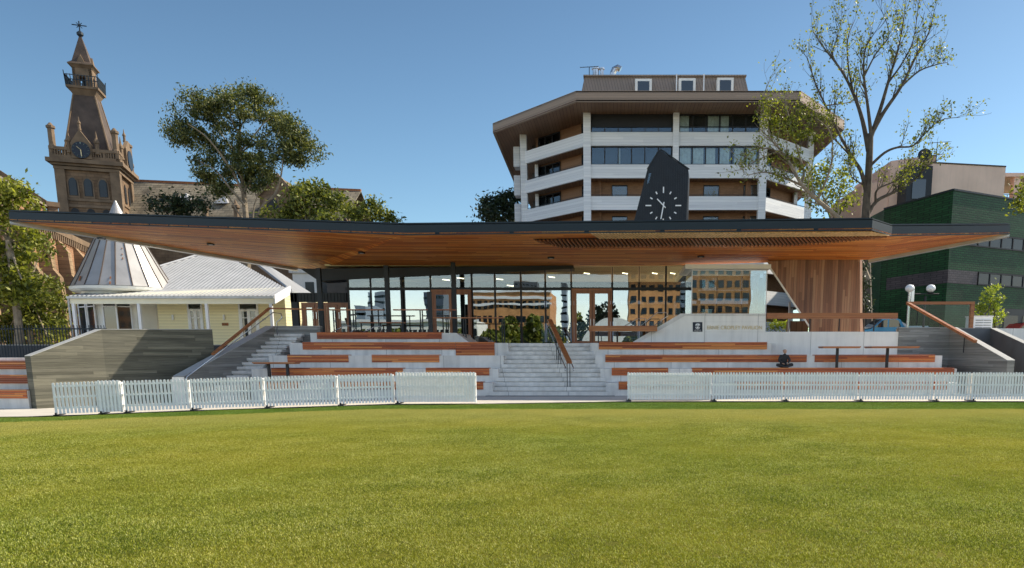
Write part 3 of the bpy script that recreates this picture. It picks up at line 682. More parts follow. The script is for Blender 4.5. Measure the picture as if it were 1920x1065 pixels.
def doors(u0, u1, v0, zb, Y, nd, par, matf='door_timber'):
    x0, x1 = X(u0, Y, 590), X(u1, Y, 590); zt2 = Zat(v0, Y)
    wd = (x1-x0)/nd
    for i in range(nd):
        a_, b_ = x0+i*wd+.012, x0+(i+1)*wd-.012
        d_ = G(); s = .13; d_.box(a_, a_+s, Y-.03, Y+.03, zb, zt2); d_.box(b_-s, b_, Y-.03, Y+.03, zb, zt2); d_.box(a_+s, b_-s, Y-.028, Y+.028, zb, zb+.16); d_.box(a_+s, b_-s, Y-.028, Y+.028, zt2-s, zt2)
        dd = d_.build('door', matf, par); G().box(a_+s-.01, b_-s+.01, Y-.006, Y+.006, zb+.15, zt2-s+.01).build('pane', 'glass', dd)
        hx = (b_-.07) if i % 2 == 0 else (a_+.07)
        G().box(hx-.015, hx+.015, Y-.08, Y-.05, zb+.9, zb+1.25).build('handle', 'tube', dd)
    f_ = G(); f_.box(x0-.1, x0-.002, Y-.04, Y+.05, zb, zt2+.12); f_.box(x1+.002, x1+.1, Y-.04, Y+.05, zb, zt2+.12); f_.box(x0-.002, x1+.002, Y-.04, Y+.05, zt2+.005, zt2+.12); f_.build('door_frame', matf, par)
doors(1076, 1145, 545.5, 2.16, Yg+.04, 2, pav)
doors(813, 883, 547.5, 2.5, Yg+.04, 2, pav)
# black link with timber doors
Yl = 39.2; zl = Zat(549, Yl)
lk = G(); lk.box(X(553, Yl), X(569, Yl)-.1, Yl, Yl+.2, 2.2, zl); lk.box(X(553, Yl), X(656, Yl), Yl+.0, Yl+.2, Zat(571, Yl)+.13, zl)
k_ = X(553, Yl)
while k_ < X(656, Yl)-.05: lk.box(k_, k_+.03, Yl-.03, Yl-.001, Zat(571, Yl)+.13, zl-.01); k_ += .17
lk.box(X(553, Yl), X(656, Yl), Yl+.2, 43, zl-.2, zl-.02)
lk.build('dark_link_wall', 'steel', pav)
doors(570, 655, 572, 2.55, Yl+.05, 4, pav)
# columns
for u, v0, v1, Y, wd in ((603, 515, 627, 36.6, .20), (729, 510, 627, 37.0, .20), (853, 504, 627, 37.3, .20), (807, 547, 645.5, 34.1, .17)):
    x = X(u, Y, 600)
    G().box(x-wd/2, x+wd/2, Y-wd/2, Y+wd/2, Zat(v1, Y)-.02, Zat(v0, Y)+.3*(v0 < 540)).build('column', 'steel', pav)
# interior
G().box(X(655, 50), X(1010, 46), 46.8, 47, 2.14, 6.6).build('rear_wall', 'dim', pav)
g = G(); g.box(X(1010, 46), X(1310, 46), 46.8, 47, 4.9, 6.6); g.box(X(1010, 46), X(1310, 46), 46.8, 47, 2.14, 2.4)
for k in range(7): xx = lerp(X(1010, 46), X(1310, 46), k/6); g.box(xx-.12, xx+.12, 46.75, 46.79, 2.4, 4.9)
g.build('rear_window_frame', 'steel', pav)
G().box(X(655, Yg)-1, X(1287, Yg)+.2, Yg+.12, 46.7, 6.0, 6.1).build('interior_ceiling', 'ceil', pav)
G().box(X(660, Yg), X(1280, Yg), Yg+.12, 46.7, 2.141, 2.17).build('interior_floor', 'batten', pav)
for uu, vv in ((664, 517), (835, 524), (862, 521), (936, 523), (956, 535), (1034, 519), (1100, 512), (1172, 512), (1228, 512), (1262, 512)):  # tubes towards the right end are added to brighten the ceiling there
    p_ = P(uu, vv, 41.5); G().beam(p_+Vector((-.14, 0, 0)), p_+Vector((.14, .4, 0)), .035, .03).build('tube_light', emit('tube_lamp_%d' % uu, (1, .88, .6), 5), pav)
for dx in (0, 1.4, 2.8, 4.2):
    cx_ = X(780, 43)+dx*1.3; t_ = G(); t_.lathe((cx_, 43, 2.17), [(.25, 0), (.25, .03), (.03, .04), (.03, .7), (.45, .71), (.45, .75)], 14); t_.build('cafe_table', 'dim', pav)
# glass box room
Yb = 35.2; zb0, zb1 = Zat(588.5, Yb), Zat(506, Yb); xb0, xb1 = X(1295, Yb), X(1432.5, Yb)
gb = G(); 
for x_ in (xb0, xb1): gb.box(x_-.02, x_+.02, Yb-.02, Yb+.02, zb0-.6, zb1)
gb.box(xb0, xb1, Yb-.018, Yb+.018, zb1-.03, zb1); gb.box(xb0, xb1, Yb-.018, Yb+.018, zb0-.03, zb0)
gb.build('glass_box_frame', 'white', pav)
for k in range(3):
    a_, b_ = lerp(xb0, xb1, k/3)+.02, lerp(xb0, xb1, (k+1)/3)-.006
    G().box(a_, b_, Yb-.006, Yb+.006, zb0, zb1-.03).build('glass_pane', 'boxglass', pav)
G().box(xb0-.005, xb0+.005, Yb+.03, Yb+3, zb0, zb1).build('glass_pane', 'boxglass', pav)
G().box(xb1-.06, xb1+.06, Yb+2.0, Yb+3.1, 2.14, zb1+.1).build('box_side_wall', 'octsoffit', pav)
G().box(xb0-.3, xb1+.2, Yb+.1, Yb+3.2, zb1+.06, zb1+.26).build('box_roof', 'offwhite', pav)
G().box(xb0, xb1, Yb+.05, Yb+3.1, zb0-.3, zb0-.06).build('box_floor', 'conc', pav)
fr = G(); fr.box(X(1400, Yb+1.5), X(1404, Yb+1.5), Yb+1.5, Yb+1.55, zb0, zb1-.6); fr.box(X(1418, Yb+1.5), X(1430, Yb+1.5), Yb+1.5, Yb+1.56, zb0, zb1-.2); fr.build('inner_door_frame', 'steel', pav)
G().box(xb0+.1, xb1-.3, Yb+2.95, Yb+3.0, zb0+.9, zb0+1.3).build('rear_counter', 'octbrick', pav)
for uu in (1345, 1387, 1406):
    x_ = X(uu, Yb+1.2); r = thing('office_chair', {1345: 'black high backed chair at the left inside the glass box', 1387: 'black round backed chair in the middle of the glass box', 1406: 'black chair beside the inner door of the glass box'}[uu], 'chair', (x_, Yb+1.2, zb0-.06), 'black chairs inside the glass box')
    g = G(); hh = {1345: .33, 1387: .22, 1406: .2}[uu]; prof = [(-.3, 0), (.3, 0), (.31, hh*.7), (.22, hh), (-.22, hh), (-.31, hh*.7)]
    g.prism([(x_+a_, Yb+1.2, zb0+.02+b_) for a_, b_ in prof], (0, .08, 0)); g.build('backrest', 'black', r)
    g = G(); g.box(x_-.28, x_+.28, Yb+.7, Yb+1.2, zb0-.02, zb0+.04); g.build('seat', 'black', r)
    G().lathe((x_, Yb+.95, zb0-.055), [(.2, 0), (.03, .01), (.03, .03)], 8).build('pedestal', 'steel', r)
# timber clad wedge
Yw = 36.8
wp = [P(1438, 490, Yw), P(1443, 499, Yw), P(1517, 612, Yw), P(1517, 640, Yw), P(1612, 640, Yw), P(1611, 478, Yw)]
G().prism(wp, (1.0, 2.6, 0)).build('timber_wedge', 'clad', pav)
G().beam(P(1442, 499, Yw-.02), P(1518, 613, Yw-.02), .03, .08).build('wedge_edge_trim', 'offwhite', pav)
G().prism([P(1611.3, 487, Yw+.02), P(1611.3, 640, Yw+.02), P(1619, 640, Yw+1.6), P(1609, 488, Yw+1.6)][::1], (.03, 0, 0)).build('wedge_return', 'clad', pav)
# clock tower fin
Yc = 44.
cpts = [P(1236.8, 280.5, Yc), P(1214, 317, Yc), P(1186, 425, Yc), P(1287, 425, Yc), P(1290.3, 317.5, Yc)]
zbm = 6.0
cpts[2] = P(1186, 425, Yc)
ct = G().prism(cpts, (.3, 2.2, 0)).build('clock_fin', 'clockdark', pav)
g = G()
u = 1190
while u < 1289:
    v0 = interp(u, [(1186, 425), (1214, 317), (1236.8, 280.5), (1290.3, 317.5)])
    a_ = P(u, v0+3, Yc); b_ = P(u, 425, Yc); x_ = b_.x; g.box(x_-.012, x_+.012, Yc-.03, Yc-.001, b_.z, a_.z-.05); u += 4.3
g.build('cladding_ribs', 'clockdark', ct)
g = G(); g.beam(P(1238.5, 279.5, Yc-.02), P(1292.5, 317.5, Yc-.02), .12, .05); g.beam(P(1236, 280, Yc-.02), P(1213.5, 317, Yc-.02), .12, .05); g.build('cap_flashing', 'steel', ct)
g = G(); g.prism([P(1213, 345, Yc-.04), P(1217, 343, Yc-.04), P(1221, 324, Yc-.04), P(1216.5, 325, Yc-.04)], (0, .03, 0)); g.build('side_window', 'winglass', ct)
cc = P(1243.8, 385.3, Yc-.05); pm = (P(1253.8, 385.3, Yc).x-P(1243.8, 385.3, Yc).x)/10.
def mark(ang, r0, r1, wd, nm, cx0=0, cz0=0, yo=0.):
    a_ = R(ang); d = Vector((math.sin(a_), 0, math.cos(a_))); s = Vector((d.z, 0, -d.x)); o = cc+Vector((0, yo, 0))
    q = [o+d*r0*pm-s*wd*pm/2, o+d*r0*pm+s*wd*pm/2, o+d*r1*pm+s*wd*pm/2, o+d*r1*pm-s*wd*pm/2]
    G().prism(q, (0, .03, 0)).build(nm, 'pureWhite', ct)
for h in range(12):
    if h in (0, 3, 9): mark(h*30, 22.5, 33.5, 2.2, 'hour_mark')
    else: mark(h*30, 23.5, 28.5, 2.2, 'hour_mark')
mark(315, -6, 16.5, 2.0, 'hour_hand', yo=-.04); mark(190.5, -6, 25, 2.0, 'minute_hand', yo=-.08)
# ---------------- octagonal apartment building ----------------
YO = 67.
oct_ = thing('apartment_building', 'white banded octagonal apartment block with a wide overhanging brown roof behind the pavilion', 'building', (X(1266, YO), YO, 2.1))
def xy(p): return (p.x, p.y)
zp = [Zat(v, YO) for v in (248.5, 273.6, 309, 334.5, 368.5, 394, 427, 452.5, 486, 511, 544, 570, 603, 640)]
f0 = (P(1101, 300, YO).x, YO); f1 = (P(1430, 300, YO).x, YO)
l0 = (f0[0]-6.1, YO+6.3); r1 = (f1[0]+5.4, YO+5.6)
lb = (l0[0]-.3, YO+22); rb = (r1[0], YO+22)
facets = {'l': (l0, f0), 'f': (f0, f1), 'r': (f1, r1)}
par = G()
for nm, (a, b) in facets.items():
    for i in range(0, 13, 2): par.obox(a, b, zp[i+1], zp[i], .22, -.12)
par.obox(lb, l0, zp[13], zp[0], .3, 1.); par.obox(r1, rb, zp[13], zp[0], .3, 1.)
par.build('balcony_parapet', 'octconc', oct_)
colm = []
zt = Zat(213, YO)
for (x_, y_), wd in ((f0, .62), (f1, .62), (((f0[0]+f1[0])/2+.05, YO), .5), (l0, .6), (r1, .5)):
    G().box(x_-wd/2, x_+wd/2, y_-.32, y_+.35, 2.1, zt+.3).build('column', 'octconc', oct_)
# curtain boxes protruding at the left edge
g = G(); 
for i in (0, 2, 4): g.box(l0[0]-1.15, l0[0]-.55, l0[1]+1.5, l0[1]+3, zp[i]-.9, zp[i]+.9)
g.build('side_bay', 'octconc', oct_)
# floor slabs / ceilings
fl = G()
foot = [l0, f0, f1, r1, rb, lb]
def inset(pts, d):
    return pts
for i in range(1, 14, 2): fl.prism([(x_, y_+.1, zp[i]+.02) for x_, y_ in foot], (0, 0, .15))
fl.build('floor_slab', 'octsoffit', oct_)
# recessed infill walls
inw = G()
for nm, (a, b) in facets.items():
    for i in range(1, 13):
        if i % 2 == 0: continue
        zlo, zhi = zp[i+1], zp[i]
        if nm == 'f' and i < 4: continue
    inw.obox(a, b, 2.1, (zp[2] if nm == 'f' else zt+.2), .2, 1.45)
inw.build('infill_wall', 'octbrick', oct_)
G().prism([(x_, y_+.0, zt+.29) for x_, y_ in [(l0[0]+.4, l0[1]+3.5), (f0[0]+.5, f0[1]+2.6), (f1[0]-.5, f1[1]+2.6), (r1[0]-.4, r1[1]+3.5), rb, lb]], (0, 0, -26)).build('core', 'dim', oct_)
# windows
def win(a, b, s0, s1, z0, z1, npn, off, curt=(), parent=oct_, fm='black', gm='winglass', mw=.09, cm='curtain', backing='black'):
    L = math.hypot(b[0]-a[0], b[1]-a[1]); d = ((b[0]-a[0])/L, (b[1]-a[1])/L)
    q = lambda s: (a[0]+d[0]*s, a[1]+d[1]*s)
    fr = G(); sp = (s1-s0)/npn
    for k in range(npn+1): c_ = s0+k*sp; fr.obox(q(max(s0, c_-mw/2)), q(min(s1, c_+mw/2)), z0, z1, .1, off)
    fr.obox(q(s0+.001), q(s1-.001), z0, z0+mw, .094, off+.003); fr.obox(q(s0+.001), q(s1-.001), z1-mw, z1, .094, off+.003)
    fr.obox(q(s0+.01), q(s1-.01), z0+.01, z1-.01, .04, off+.55 if curt or gm == 'winglass' else off+.12)
    w_ = fr.build('window', fm, parent)
    pg = G()
    for k in range(npn): pg.obox(q(s0+k*sp+mw/2), q(s0+(k+1)*sp-mw/2), z0+mw, z1-mw, .012, off+.05+random.uniform(0, .004))
    pg.build('pane', gm, w_)
    if curt:
        for (c0, c1) in curt:
            cg = G(); n_ = max(2, int((c1-c0)*(s1-s0)/.12))
            for k in range(n_):
                t0 = lerp(c0, c1, k/n_)*(s1-s0)+s0; t1 = lerp(c0, c1, (k+1)/n_)*(s1-s0)+s0
                cg.obox(q(t0), q(t1), z0+mw, z1-mw, .02, off+.2+(.06 if k % 2 else 0))
            cg.build('curtain', cm, w_)
    return w_
LFt = f1[0]-f0[0]; h_ = LFt/2
for ib, (s0, s1) in enumerate(((.36, h_-.28), (h_+.36, LFt-.36))):
    win(f0, f1, s0, s1, zp[0]+.005, zt, 6, .1, () if ib == 0 else ((0, .12), (.36, .5), (.52, .62)))
    win(f0, f1, s0, s1, zp[2]+.005, zp[1]-.005, 6, .1, ((.34, .36),) if ib == 0 else ((0, .15), (.17, .31), (.34, .46), (.52, .64), (.7, .82), (.86, .98)))
# lower row transom in top windows
g = G(); zz = lerp(zp[0], zt, .32)
g.obox((f0[0]+.4, YO), (f0[0]+h_-.3, YO), zz-.04, zz+.03, .03, .07); g.obox((f0[0]+h_+.4, YO), (f1[0]-.4, YO), zz-.04, zz+.03, .03, .07)
g.obox((f0[0]+.45, YO), (f0[0]+h_-.35, YO), zz+.03, zt-.09, .02, .125); g.build('window_transom', 'black', oct_)
for i, z0 in ((4, 0), (6, 0), (8, 0), (10, 0), (12, 0)):
    for s in (2.1, 6.0, 10.1, 13.6):
        win(f0, f1, s, s+1.35, zp[i]-.35, zp[i-1]-.25, 1, 1.36, ((0, .4),))
for i in (0, 2, 4, 6, 8, 10):
    zt_i = zt if i == 0 else zp[i-1]
    win(l0, f0, .5, 3.6, zp[i]-.2, zt_i-.1, 3, 1.30, ((0, .28), (.36, .62), (.7, .95)) if i == 0 else ((.8, 1.),))
    win(l0, f0, 6.6, 7.9, zp[i]-.2, zt_i-.1, 1, 1.30, ((0, .5),))
    win(f1, r1, 1.2, 3.4, zp[i]-.2, zt_i-.1, 2, 1.30)
# metal rails over parapets
g = G()
for i in (2, 4, 6):
    for nm in ('l', 'f', 'r'):
        if nm == 'f' and i == 2: continue
        a, b = facets[nm]; g.obox(a, b, zp[i]+.10, zp[i]+.15, .04, 0)
        L = math.hypot(b[0]-a[0], b[1]-a[1]); k = .1
        while k < L: x_, y_ = lerp(a[0], b[0], k/L), lerp(a[1], b[1], k/L); g.box(x_-.015, x_+.015, y_-.015, y_+.015, zp[i], zp[i]+.1); k += 1.6
g.build('balcony_rail', 'steel', oct_)
# roof
zs = Zat(190, 63.8); zft = Zat(170, 63.8)
rf = [(Xat(1080, 63.8, 190), 63.8), (Xat(1501, 63.8, 190), 63.8), (Xat(1583, 71.5, 240), 71.5), (Xat(1583, 71.5, 240)-.3, 92), (Xat(922, 72.3, 245)-.6, 92), (Xat(924, 72.3, 245), 72.3)]
G().prism([(x_, y_, zs+.02) for x_, y_ in rf], (0, 0, .1)).build('roof_soffit', 'octsoffit', oct_)
g = G()
ring = rf+[rf[0]]
for a, b in zip(ring, ring[1:]): g.obox(a, b, zs-.02, zft, .25, .0)
g.build('roof_fascia', 'octroof', oct_)
G().prism([(x_, y_, zft-.12) for x_, y_ in rf], (0, 0, .08)).build('roof_deck', 'mansard', oct_)
# penthouse
Yp = 70.
pa = [P(1087, 172, Yp), P(1409, 172, Yp)]; pb = [P(1096, 146, Yp+.8), P(1397, 142.5, Yp+.8)]
zb_ = zft-.1; ztp = (pb[0].z+pb[1].z)/2
x0, x1 = pa[0].x-.3, pa[1].x+.3; x0t, x1t = pb[0].x, pb[1].x
g = G(); vs = [(x0, Yp, zb_), (x1, Yp, zb_), (x1, Yp+12, zb_), (x0, Yp+12, zb_), (x0t, Yp+.8, ztp), (x1t, Yp+.8, ztp), (x1t, Yp+11, ztp), (x0t, Yp+11, ztp)]
g.add(vs, [(0, 3, 2, 1), (4, 5, 6, 7), (0, 1, 5, 4), (1, 2, 6, 5), (2, 3, 7, 6), (3, 0, 4, 7)]); g.box(x0t-.1, x1t+.1, Yp+.6, Yp+11.1, ztp, ztp+.12)
g.build('penthouse', 'mansard', oct_)
for u0, u1, v0 in ((1191, 1222, 148), (1273, 1304, 147), (1345, 1375, 146)):
    a = P(u0, v0, Yp-.1); b = P(u1, 169, Yp-.1)
    wf = G(); wf.box(a.x, b.x, Yp-.15, Yp+.9, zb_, a.z); w_ = wf.build('window', 'offwhite', oct_)
    G().box(a.x+.22, b.x-.22, Yp-.17, Yp-.152, zb_+.2, a.z-.2).build('pane', 'darkwin', w_)
for u in (1268, 1319): x_ = Xat(u, Yp, 160); G().box(x_-.05, x_+.05, Yp-.3, Yp-.2, zft-.2, Zat(141, Yp)).build('roof_pole', 'white', oct_)
g = G(); p_ = P(1117, 146, 72); g.tube([p_, p_+Vector((0, 0, .7))], .28, 12); g.lathe(p_+Vector((0, 0, .7)), [(.36, 0), (.36, .1), (.2, .2)], 12); p_ = P(1128.5, 146, 72); g.tube([p_, p_+Vector((0, 0, .75))], .16, 10); g.lathe(p_+Vector((0, 0, .7)), [(.26, 0), (.26, .12)], 10)
p_ = P(1149, 146, 72); g.tube([p_, p_+Vector((0, 0, .35)), p_+Vector((.15, 0, .7)), p_+Vector((.45, 0, .85)), p_+Vector((.7, 0, .7))], .27, 12); g.build('roof_vent', 'tube', oct_)
def aerial(parent, p, h, w_, n_, ang=0.):
    g = G(); g.tube([p, p+Vector((0, 0, h))], .035, 5); a = Vector((math.cos(ang), 0, math.sin(ang))); t = p+Vector((0, 0, h))
    g.tube([t-a*w_/2, t+a*w_/2], .03, 4)
    for k in range(n_): c_ = t+a*w_*(k/(n_-1)-.5); g.tube([c_-Vector((0, .4, .1)), c_+Vector((0, .4, .1))], .02, 3)
    return g.build('aerial', 'steel', parent)
aerial(oct_, P(1105, 146, 71), .9, 1.6, 6, .05)

# ---------------- cottage ----------------
cot = thing('cottage', 'cream weatherboard cottage with white corrugated roof and a flared metal turret', 'house', (P(340, 600, 44).x, 44, 2.1))
YV, YC = 42.0, 44.3
# verandah roof: corrugated
def corr(parent, a, b, c, d, pitch, amp, name, mat):
    """a,b eave left/right ; c,d top right/left ; corrugations run from eave to top"""
    n_ = int((b-a).length/pitch*6); g = G(); nn = (b-a).cross(d-a).normalized()
    if nn.z < 0: nn = -nn
    g.grid(lambda s, t: (a.lerp(b, s)).lerp(d.lerp(c, s), t)+nn*amp*math.cos(2*math.pi*s*n_/6), n_, 1)
    return g.build(name, mat, parent)
ev0, ev1 = P(129, 555, YV), P(513, 555, YV); zev = (ev0.z+ev1.z)/2; ev0.z = ev1.z = zev
tp0, tp1 = P(180, 537.5, YC), P(543, 537.5, YC); tp0 = P(180, 546, YC)
corr(cot, ev0, ev1, tp1, tp0, .24, .026, 'verandah_roof', 'roofmetal')
G().prism([ev0+Vector((0, 0, -.03)), ev1+Vector((0, 0, -.03)), tp1+Vector((0, 0, -.03)), tp0+Vector((0, 0, -.03))], (0, 0, -.04)).build('verandah_ceiling', 'creamtrim', cot)
g = G(); g.box(ev0.x-.05, ev1.x+.05, YV-.14, YV-.0, zev-.14, zev-.02); g.build('gutter', 'roofmetal', cot)
g = G(); g.box(ev0.x+.02, ev1.x-.02, YV+.01, YV+.12, zev-.42, zev-.12); g.build('verandah_beam', 'creamtrim', cot)
g = G(); g.prism([ev1+Vector((.0, 0, -.42)), tp1+Vector((.0, 0, -.42)), tp1+Vector((0, 0, .05)), ev1+Vector((0, 0, .05))], (.06, 0, 0)); g.build('barge_board', 'white', cot)
for u in (141, 263, 389.5, 510):
    x_ = Xat(u, YV+.06, 600); G().box(x_-.075, x_+.075, YV+.0, YV+.14, 2.1, zev-.4).build('verandah_post', 'white', cot)
x_ = Xat(133, YV, 600); G().tube([(x_, YV-.02, zev-.1), (x_, YV-.02, 2.2)], .05).build('downpipe', 'roofmetal', cot)
# main hip roof
e0 = P(292, 537, YC); e1 = P(544, 538, YC); e0.z = e1.z = tp0.z+.03
r0 = P(377, 477.5, 50.5); r1_ = P(475, 491, 50.5); r0.z = r1_.z = (r0.z+r1_.z)/2+.25
r0 = Pz(377, 477.5, r0.z); r1_ = Pz(475, 491, r0.z)
eb = P(604, 545, 52.); eb.z = e0.z
e0l = Vector((e0.x-4.5, e0.y, e0.z))
def corrtri(name, quad, dirn):
    pass
n_ = int((e1-e0l).length/.24*6); g = G(); nn = (e1-e0l).cross(r0-e0l).normalized()
def hipf(s, t):
    x_ = lerp(e0l.x, e1.x, s)
    # top of this corrugation: follow hips
    tl = (x_-e0l.x)/(r0.x-e0l.x) if x_ < r0.x else (1 if x_ < r1_.x else (e1.x-x_)/(e1.x-r1_.x))
    tl = max(0, min(1, tl)); q = Vector((x_, lerp(e0l.y, r0.y, tl*t), lerp(e0l.z, r0.z, tl*t))); return q+Vector((0, -.3, 1)).normalized()*.026*math.cos(2*math.pi*s*n_/6)
g.grid(hipf, n_, 1); g.build('main_roof', 'roofmetal', cot)
g = G(); g.prism([e1, eb, Vector((r1_.x+.3, eb.y+4, r1_.z)), r1_], (0, 0, -.05)); g.build('main_roof', 'roofmetal', cot)
g = G(); g.tube([e1+Vector((0, 0, .04)), r1_+Vector((0, 0, .04)), r0+Vector((0, 0, .04)), e0l], .09, 6); g.build('ridge_capping', 'roofmetal', cot)
g = G(); g.beam(e1+Vector((.05, -.05, -.1)), eb+Vector((.05, 0, -.1)), .12, .16); g.build('gutter', 'roofmetal', cot)
# walls
xw0, xw1 = Xat(296, YC, 590), Xat(547, YC, 590)
G().box(xw0, xw1, YC+.0, YC+.2, 2.1, e0.z-.05).build('front_wall', 'cream', cot)
G().prism([(xw1, YC+.001, 2.1), (xw1, YC+.001, e0.z-.1), (xw1+1.7, 52, e0.z-.1), (xw1+1.7, 52, 2.1)], (-.2, 0, 0)).build('side_wall', 'cream', cot)
G().box(xw1-.3, xw1+.02, YC-.03, YC-.001, 2.1, e0.z-.06).build('corner_board', 'white', cot)
G().prism([(ev1.x-.05, YV+.2, zev-.3), (ev1.x-.05, YC-.02, tp1.z-.3), (ev1.x-.05, YC-.02, 2.1), (ev1.x-.05, YC-.9, 2.1), (ev1.x-.05, YC-.9, tp1.z-.7)], (.05, 0, 0)).build('end_panel', 'cream', cot)
def cwin(u0, u1, v0, v1, transom, Y, leaf=1, vb=None, kind='window'):
    a = P(u0, v0, Y); b = P(u1, v1, Y); g = G(); t = .09
    g.box(a.x-t, a.x, Y-.05, Y+.04, b.z, a.z+t); g.box(b.x, b.x+t, Y-.05, Y+.04, b.z, a.z+t); g.box(a.x, b.x, Y-.05, Y+.04, a.z, a.z+t)
    if transom: zt_ = Zat(transom, Y); g.box(a.x, b.x, Y-.045, Y+.035, zt_-.05, zt_+.05)
    for k in range(1, leaf): x_ = lerp(a.x, b.x, k/leaf); g.box(x_-.09, x_+.09, Y-.047, Y+.037, b.z, (zt_ if transom else a.z)-.05)
    if kind == 'door': g.box(a.x, a.x+.09, Y-.044, Y+.03, b.z, zt_-.05); g.box(b.x-.09, b.x, Y-.044, Y+.03, b.z, zt_-.05)
    if kind == 'door': z_ = Zat(transom+14, Y); g.box(a.x+.09, b.x-.09, Y-.03, Y-.01, z_-.02, z_+.02)
    w_ = g.build(kind, 'white', cot); G().box(a.x, b.x, Y-.02, Y-.005, b.z, a.z).build('pane', 'darkwin', w_)
for u0, u1 in ((353, 382), (449, 486)): cwin(u0, u1, 565, 640, 582, YC-.02, 2, kind='door')
# turret body: faceted wall
tc = P(219, 535, 45.2); tc = Vector((tc.x+.42, 45.2, 0)); rw_ = 2.15; tz1 = Zat(536, 42.4)
g = G(); g.lathe((tc.x, tc.y, 2.1), [(rw_, 0), (rw_, tz1-2.1)], 12, R(15)); g.build('turret_wall', 'offwhite', cot)
for ang in (-168, -135, -109, -79, -62):
    a = R(ang); 
    fa = math.floor((ang-15)/30)*30+30; fa = round((ang)/30)*30; fr_ = R(fa); off_ = rw_*math.cos(R(15))+.02
    s = rw_*math.cos(R(15))*math.tan(a-fr_); nx, ny = math.cos(fr_), math.sin(fr_); cx_, cy_ = tc.x+nx*off_-ny*s, tc.y+ny*off_+nx*s
    g = G(); g.obox((cx_+ny*.42, cy_-nx*.42), (cx_-ny*.42, cy_+nx*.42), 2.3, 4.85, -.03, 0) if False else None
    d = Vector((-ny, nx)); q = lambda k: (cx_+d.x*k, cy_+d.y*k)
    ft = G(); 
    for k0, k1, z0, z1 in ((-.42, -.34, 2.3, 4.9), (.34, .42, 2.3, 4.9), (-.34, .34, 4.82, 4.9), (-.34, .34, 4.3, 4.36)): ft.prism([(q(k0)[0], q(k0)[1], z0), (q(k1)[0], q(k1)[1], z0), (q(k1)[0], q(k1)[1], z1), (q(k0)[0], q(k0)[1], z1)], (nx*.05, ny*.05, 0))
    w_ = ft.build('window', 'white', cot)
    G().prism([(*q(-.34), 2.3), (*q(.34), 2.3), (*q(.34), 4.82), (*q(-.34), 4.82)], (nx*.02, ny*.02, 0)).build('pane', 'darkwin', w_)
for u in (324, 420): p_ = P(u, 596, YC-.05); g = G(); g.lathe(p_+Vector((0, 0, -.12)), [(.06, 0), (.06, .3)], 10); g.build('wall_lamp', 'white', cot)
p_ = P(422, 608, YC-.03); G().box(p_.x-.18, p_.x+.18, YC-.04, YC-.005, p_.z-.08, p_.z+.08).build('plaque', 'rust', cot)
# turret roof
zt0 = Zat(533, 42.4); apex = P(220, 376, 45.2)
H_ = apex.z-zt0
prof = [(3.22, 0), (2.95, .35*.55), (2.62, .62), (2.45, 1.0), (1.55, 3.05), (.05, H_)]
g = G(); b = len(g.v)
prof = [(2.62, 0), (2.14, .9), (1.62, 1.95), (1.25, 2.7), (.46, H_-.95), (.04, H_)]
g.lathe((tc.x, tc.y, zt0), prof, 20, .1); tr = g.build('turret_roof', 'turret', cot)
g = G()
for j in range(20):
    a = 2*math.pi*j/20+.1; g.tube([Vector((tc.x+math.cos(a)*r, tc.y+math.sin(a)*r, zt0+z+.02)) for r, z in prof[:-1]], .032, 5)
g.build('standing_seam', 'darkstone', tr)
g = G(); g.lathe((tc.x, tc.y, zt0-.28), [(2.5, 0), (2.65, .1), (2.68, .25), (2.55, .26)], 40); g.build('turret_gutter', 'offwhite', cot)
g = G()
for ang, z, s in ((-114, .25, .13), (-72, .05, .07), (-72, .35, .06), (-55, 1.5, .05), (-55, 1.75, .04), (-54, 2.1, .04)):
    a = R(ang); r = interp(z, [(p[1], p[0]) for p in prof])+.02; g.beam(Vector((tc.x+math.cos(a)*r, tc.y+math.sin(a)*r-.0, zt0+z)), Vector((tc.x+math.cos(a)*(r-.1), tc.y+math.sin(a)*(r-.1), zt0+z+s*2)), s, .02)
g.build('rust_patch', 'rust', tr)

# ---------------- sandstone clock tower ----------------
ang = R(20); da = Vector((math.cos(ang), math.sin(ang), 0)); db = Vector((-math.sin(ang), math.cos(ang), 0))
YT = 92.; o0 = P(119, 410, YT); o0.z = 0; TW = 5.95
tow = thing('clock_tower', 'tall brown sandstone clock tower with a spire and iron crowned balcony', 'tower', (o0.x+3, o0.y+3, 2.1))
def TL(a, b, z): return o0+da*a+db*b+Vector((0, 0, z))
def tz(v, b=0, a=3.6): return Zat(v, (o0+da*a+db*b).y)
def tbox(g, a0, a1, b0, b1, z0, z1, ta=0., ):
    g.add([TL(a0, b0, z0), TL(a1, b0, z0), TL(a1, b1, z0), TL(a0, b1, z0), TL(a0+ta, b0+ta, z1), TL(a1-ta, b0+ta, z1), TL(a1-ta, b1-ta, z1), TL(a0+ta, b1-ta, z1)], [(0, 3, 2, 1), (4, 5, 6, 7), (0, 1, 5, 4), (1, 2, 6, 5), (2, 3, 7, 6), (3, 0, 4, 7)])
zc0, zc1, zpar = tz(316), tz(303), tz(281)
g = G(); tbox(g, 0, TW, 0, TW, 2.1, zc0); g.build('tower_shaft', 'sand', tow)
g = G()
for a0, a1, b0, b1 in ((-.3, .7, -.3, .7), (TW-.7, TW+.3, -.3, .7), (TW-.7, TW+.3, TW-.7, TW+.3)): tbox(g, a0, a1, b0, b1, 2.1, zc0-.3)
g.build('corner_buttress', 'trimstone', tow)
g = G()
for v, o, t in ((316, .35, .35), (310, .55, .3), (303, .9, .45), (374, .12, .3), (386, .14, .3)):
    z_ = tz(v); tbox(g, -o, TW+o, -o, TW+o, z_-t, z_)
g.build('string_course', 'trimstone', tow)
g = G()
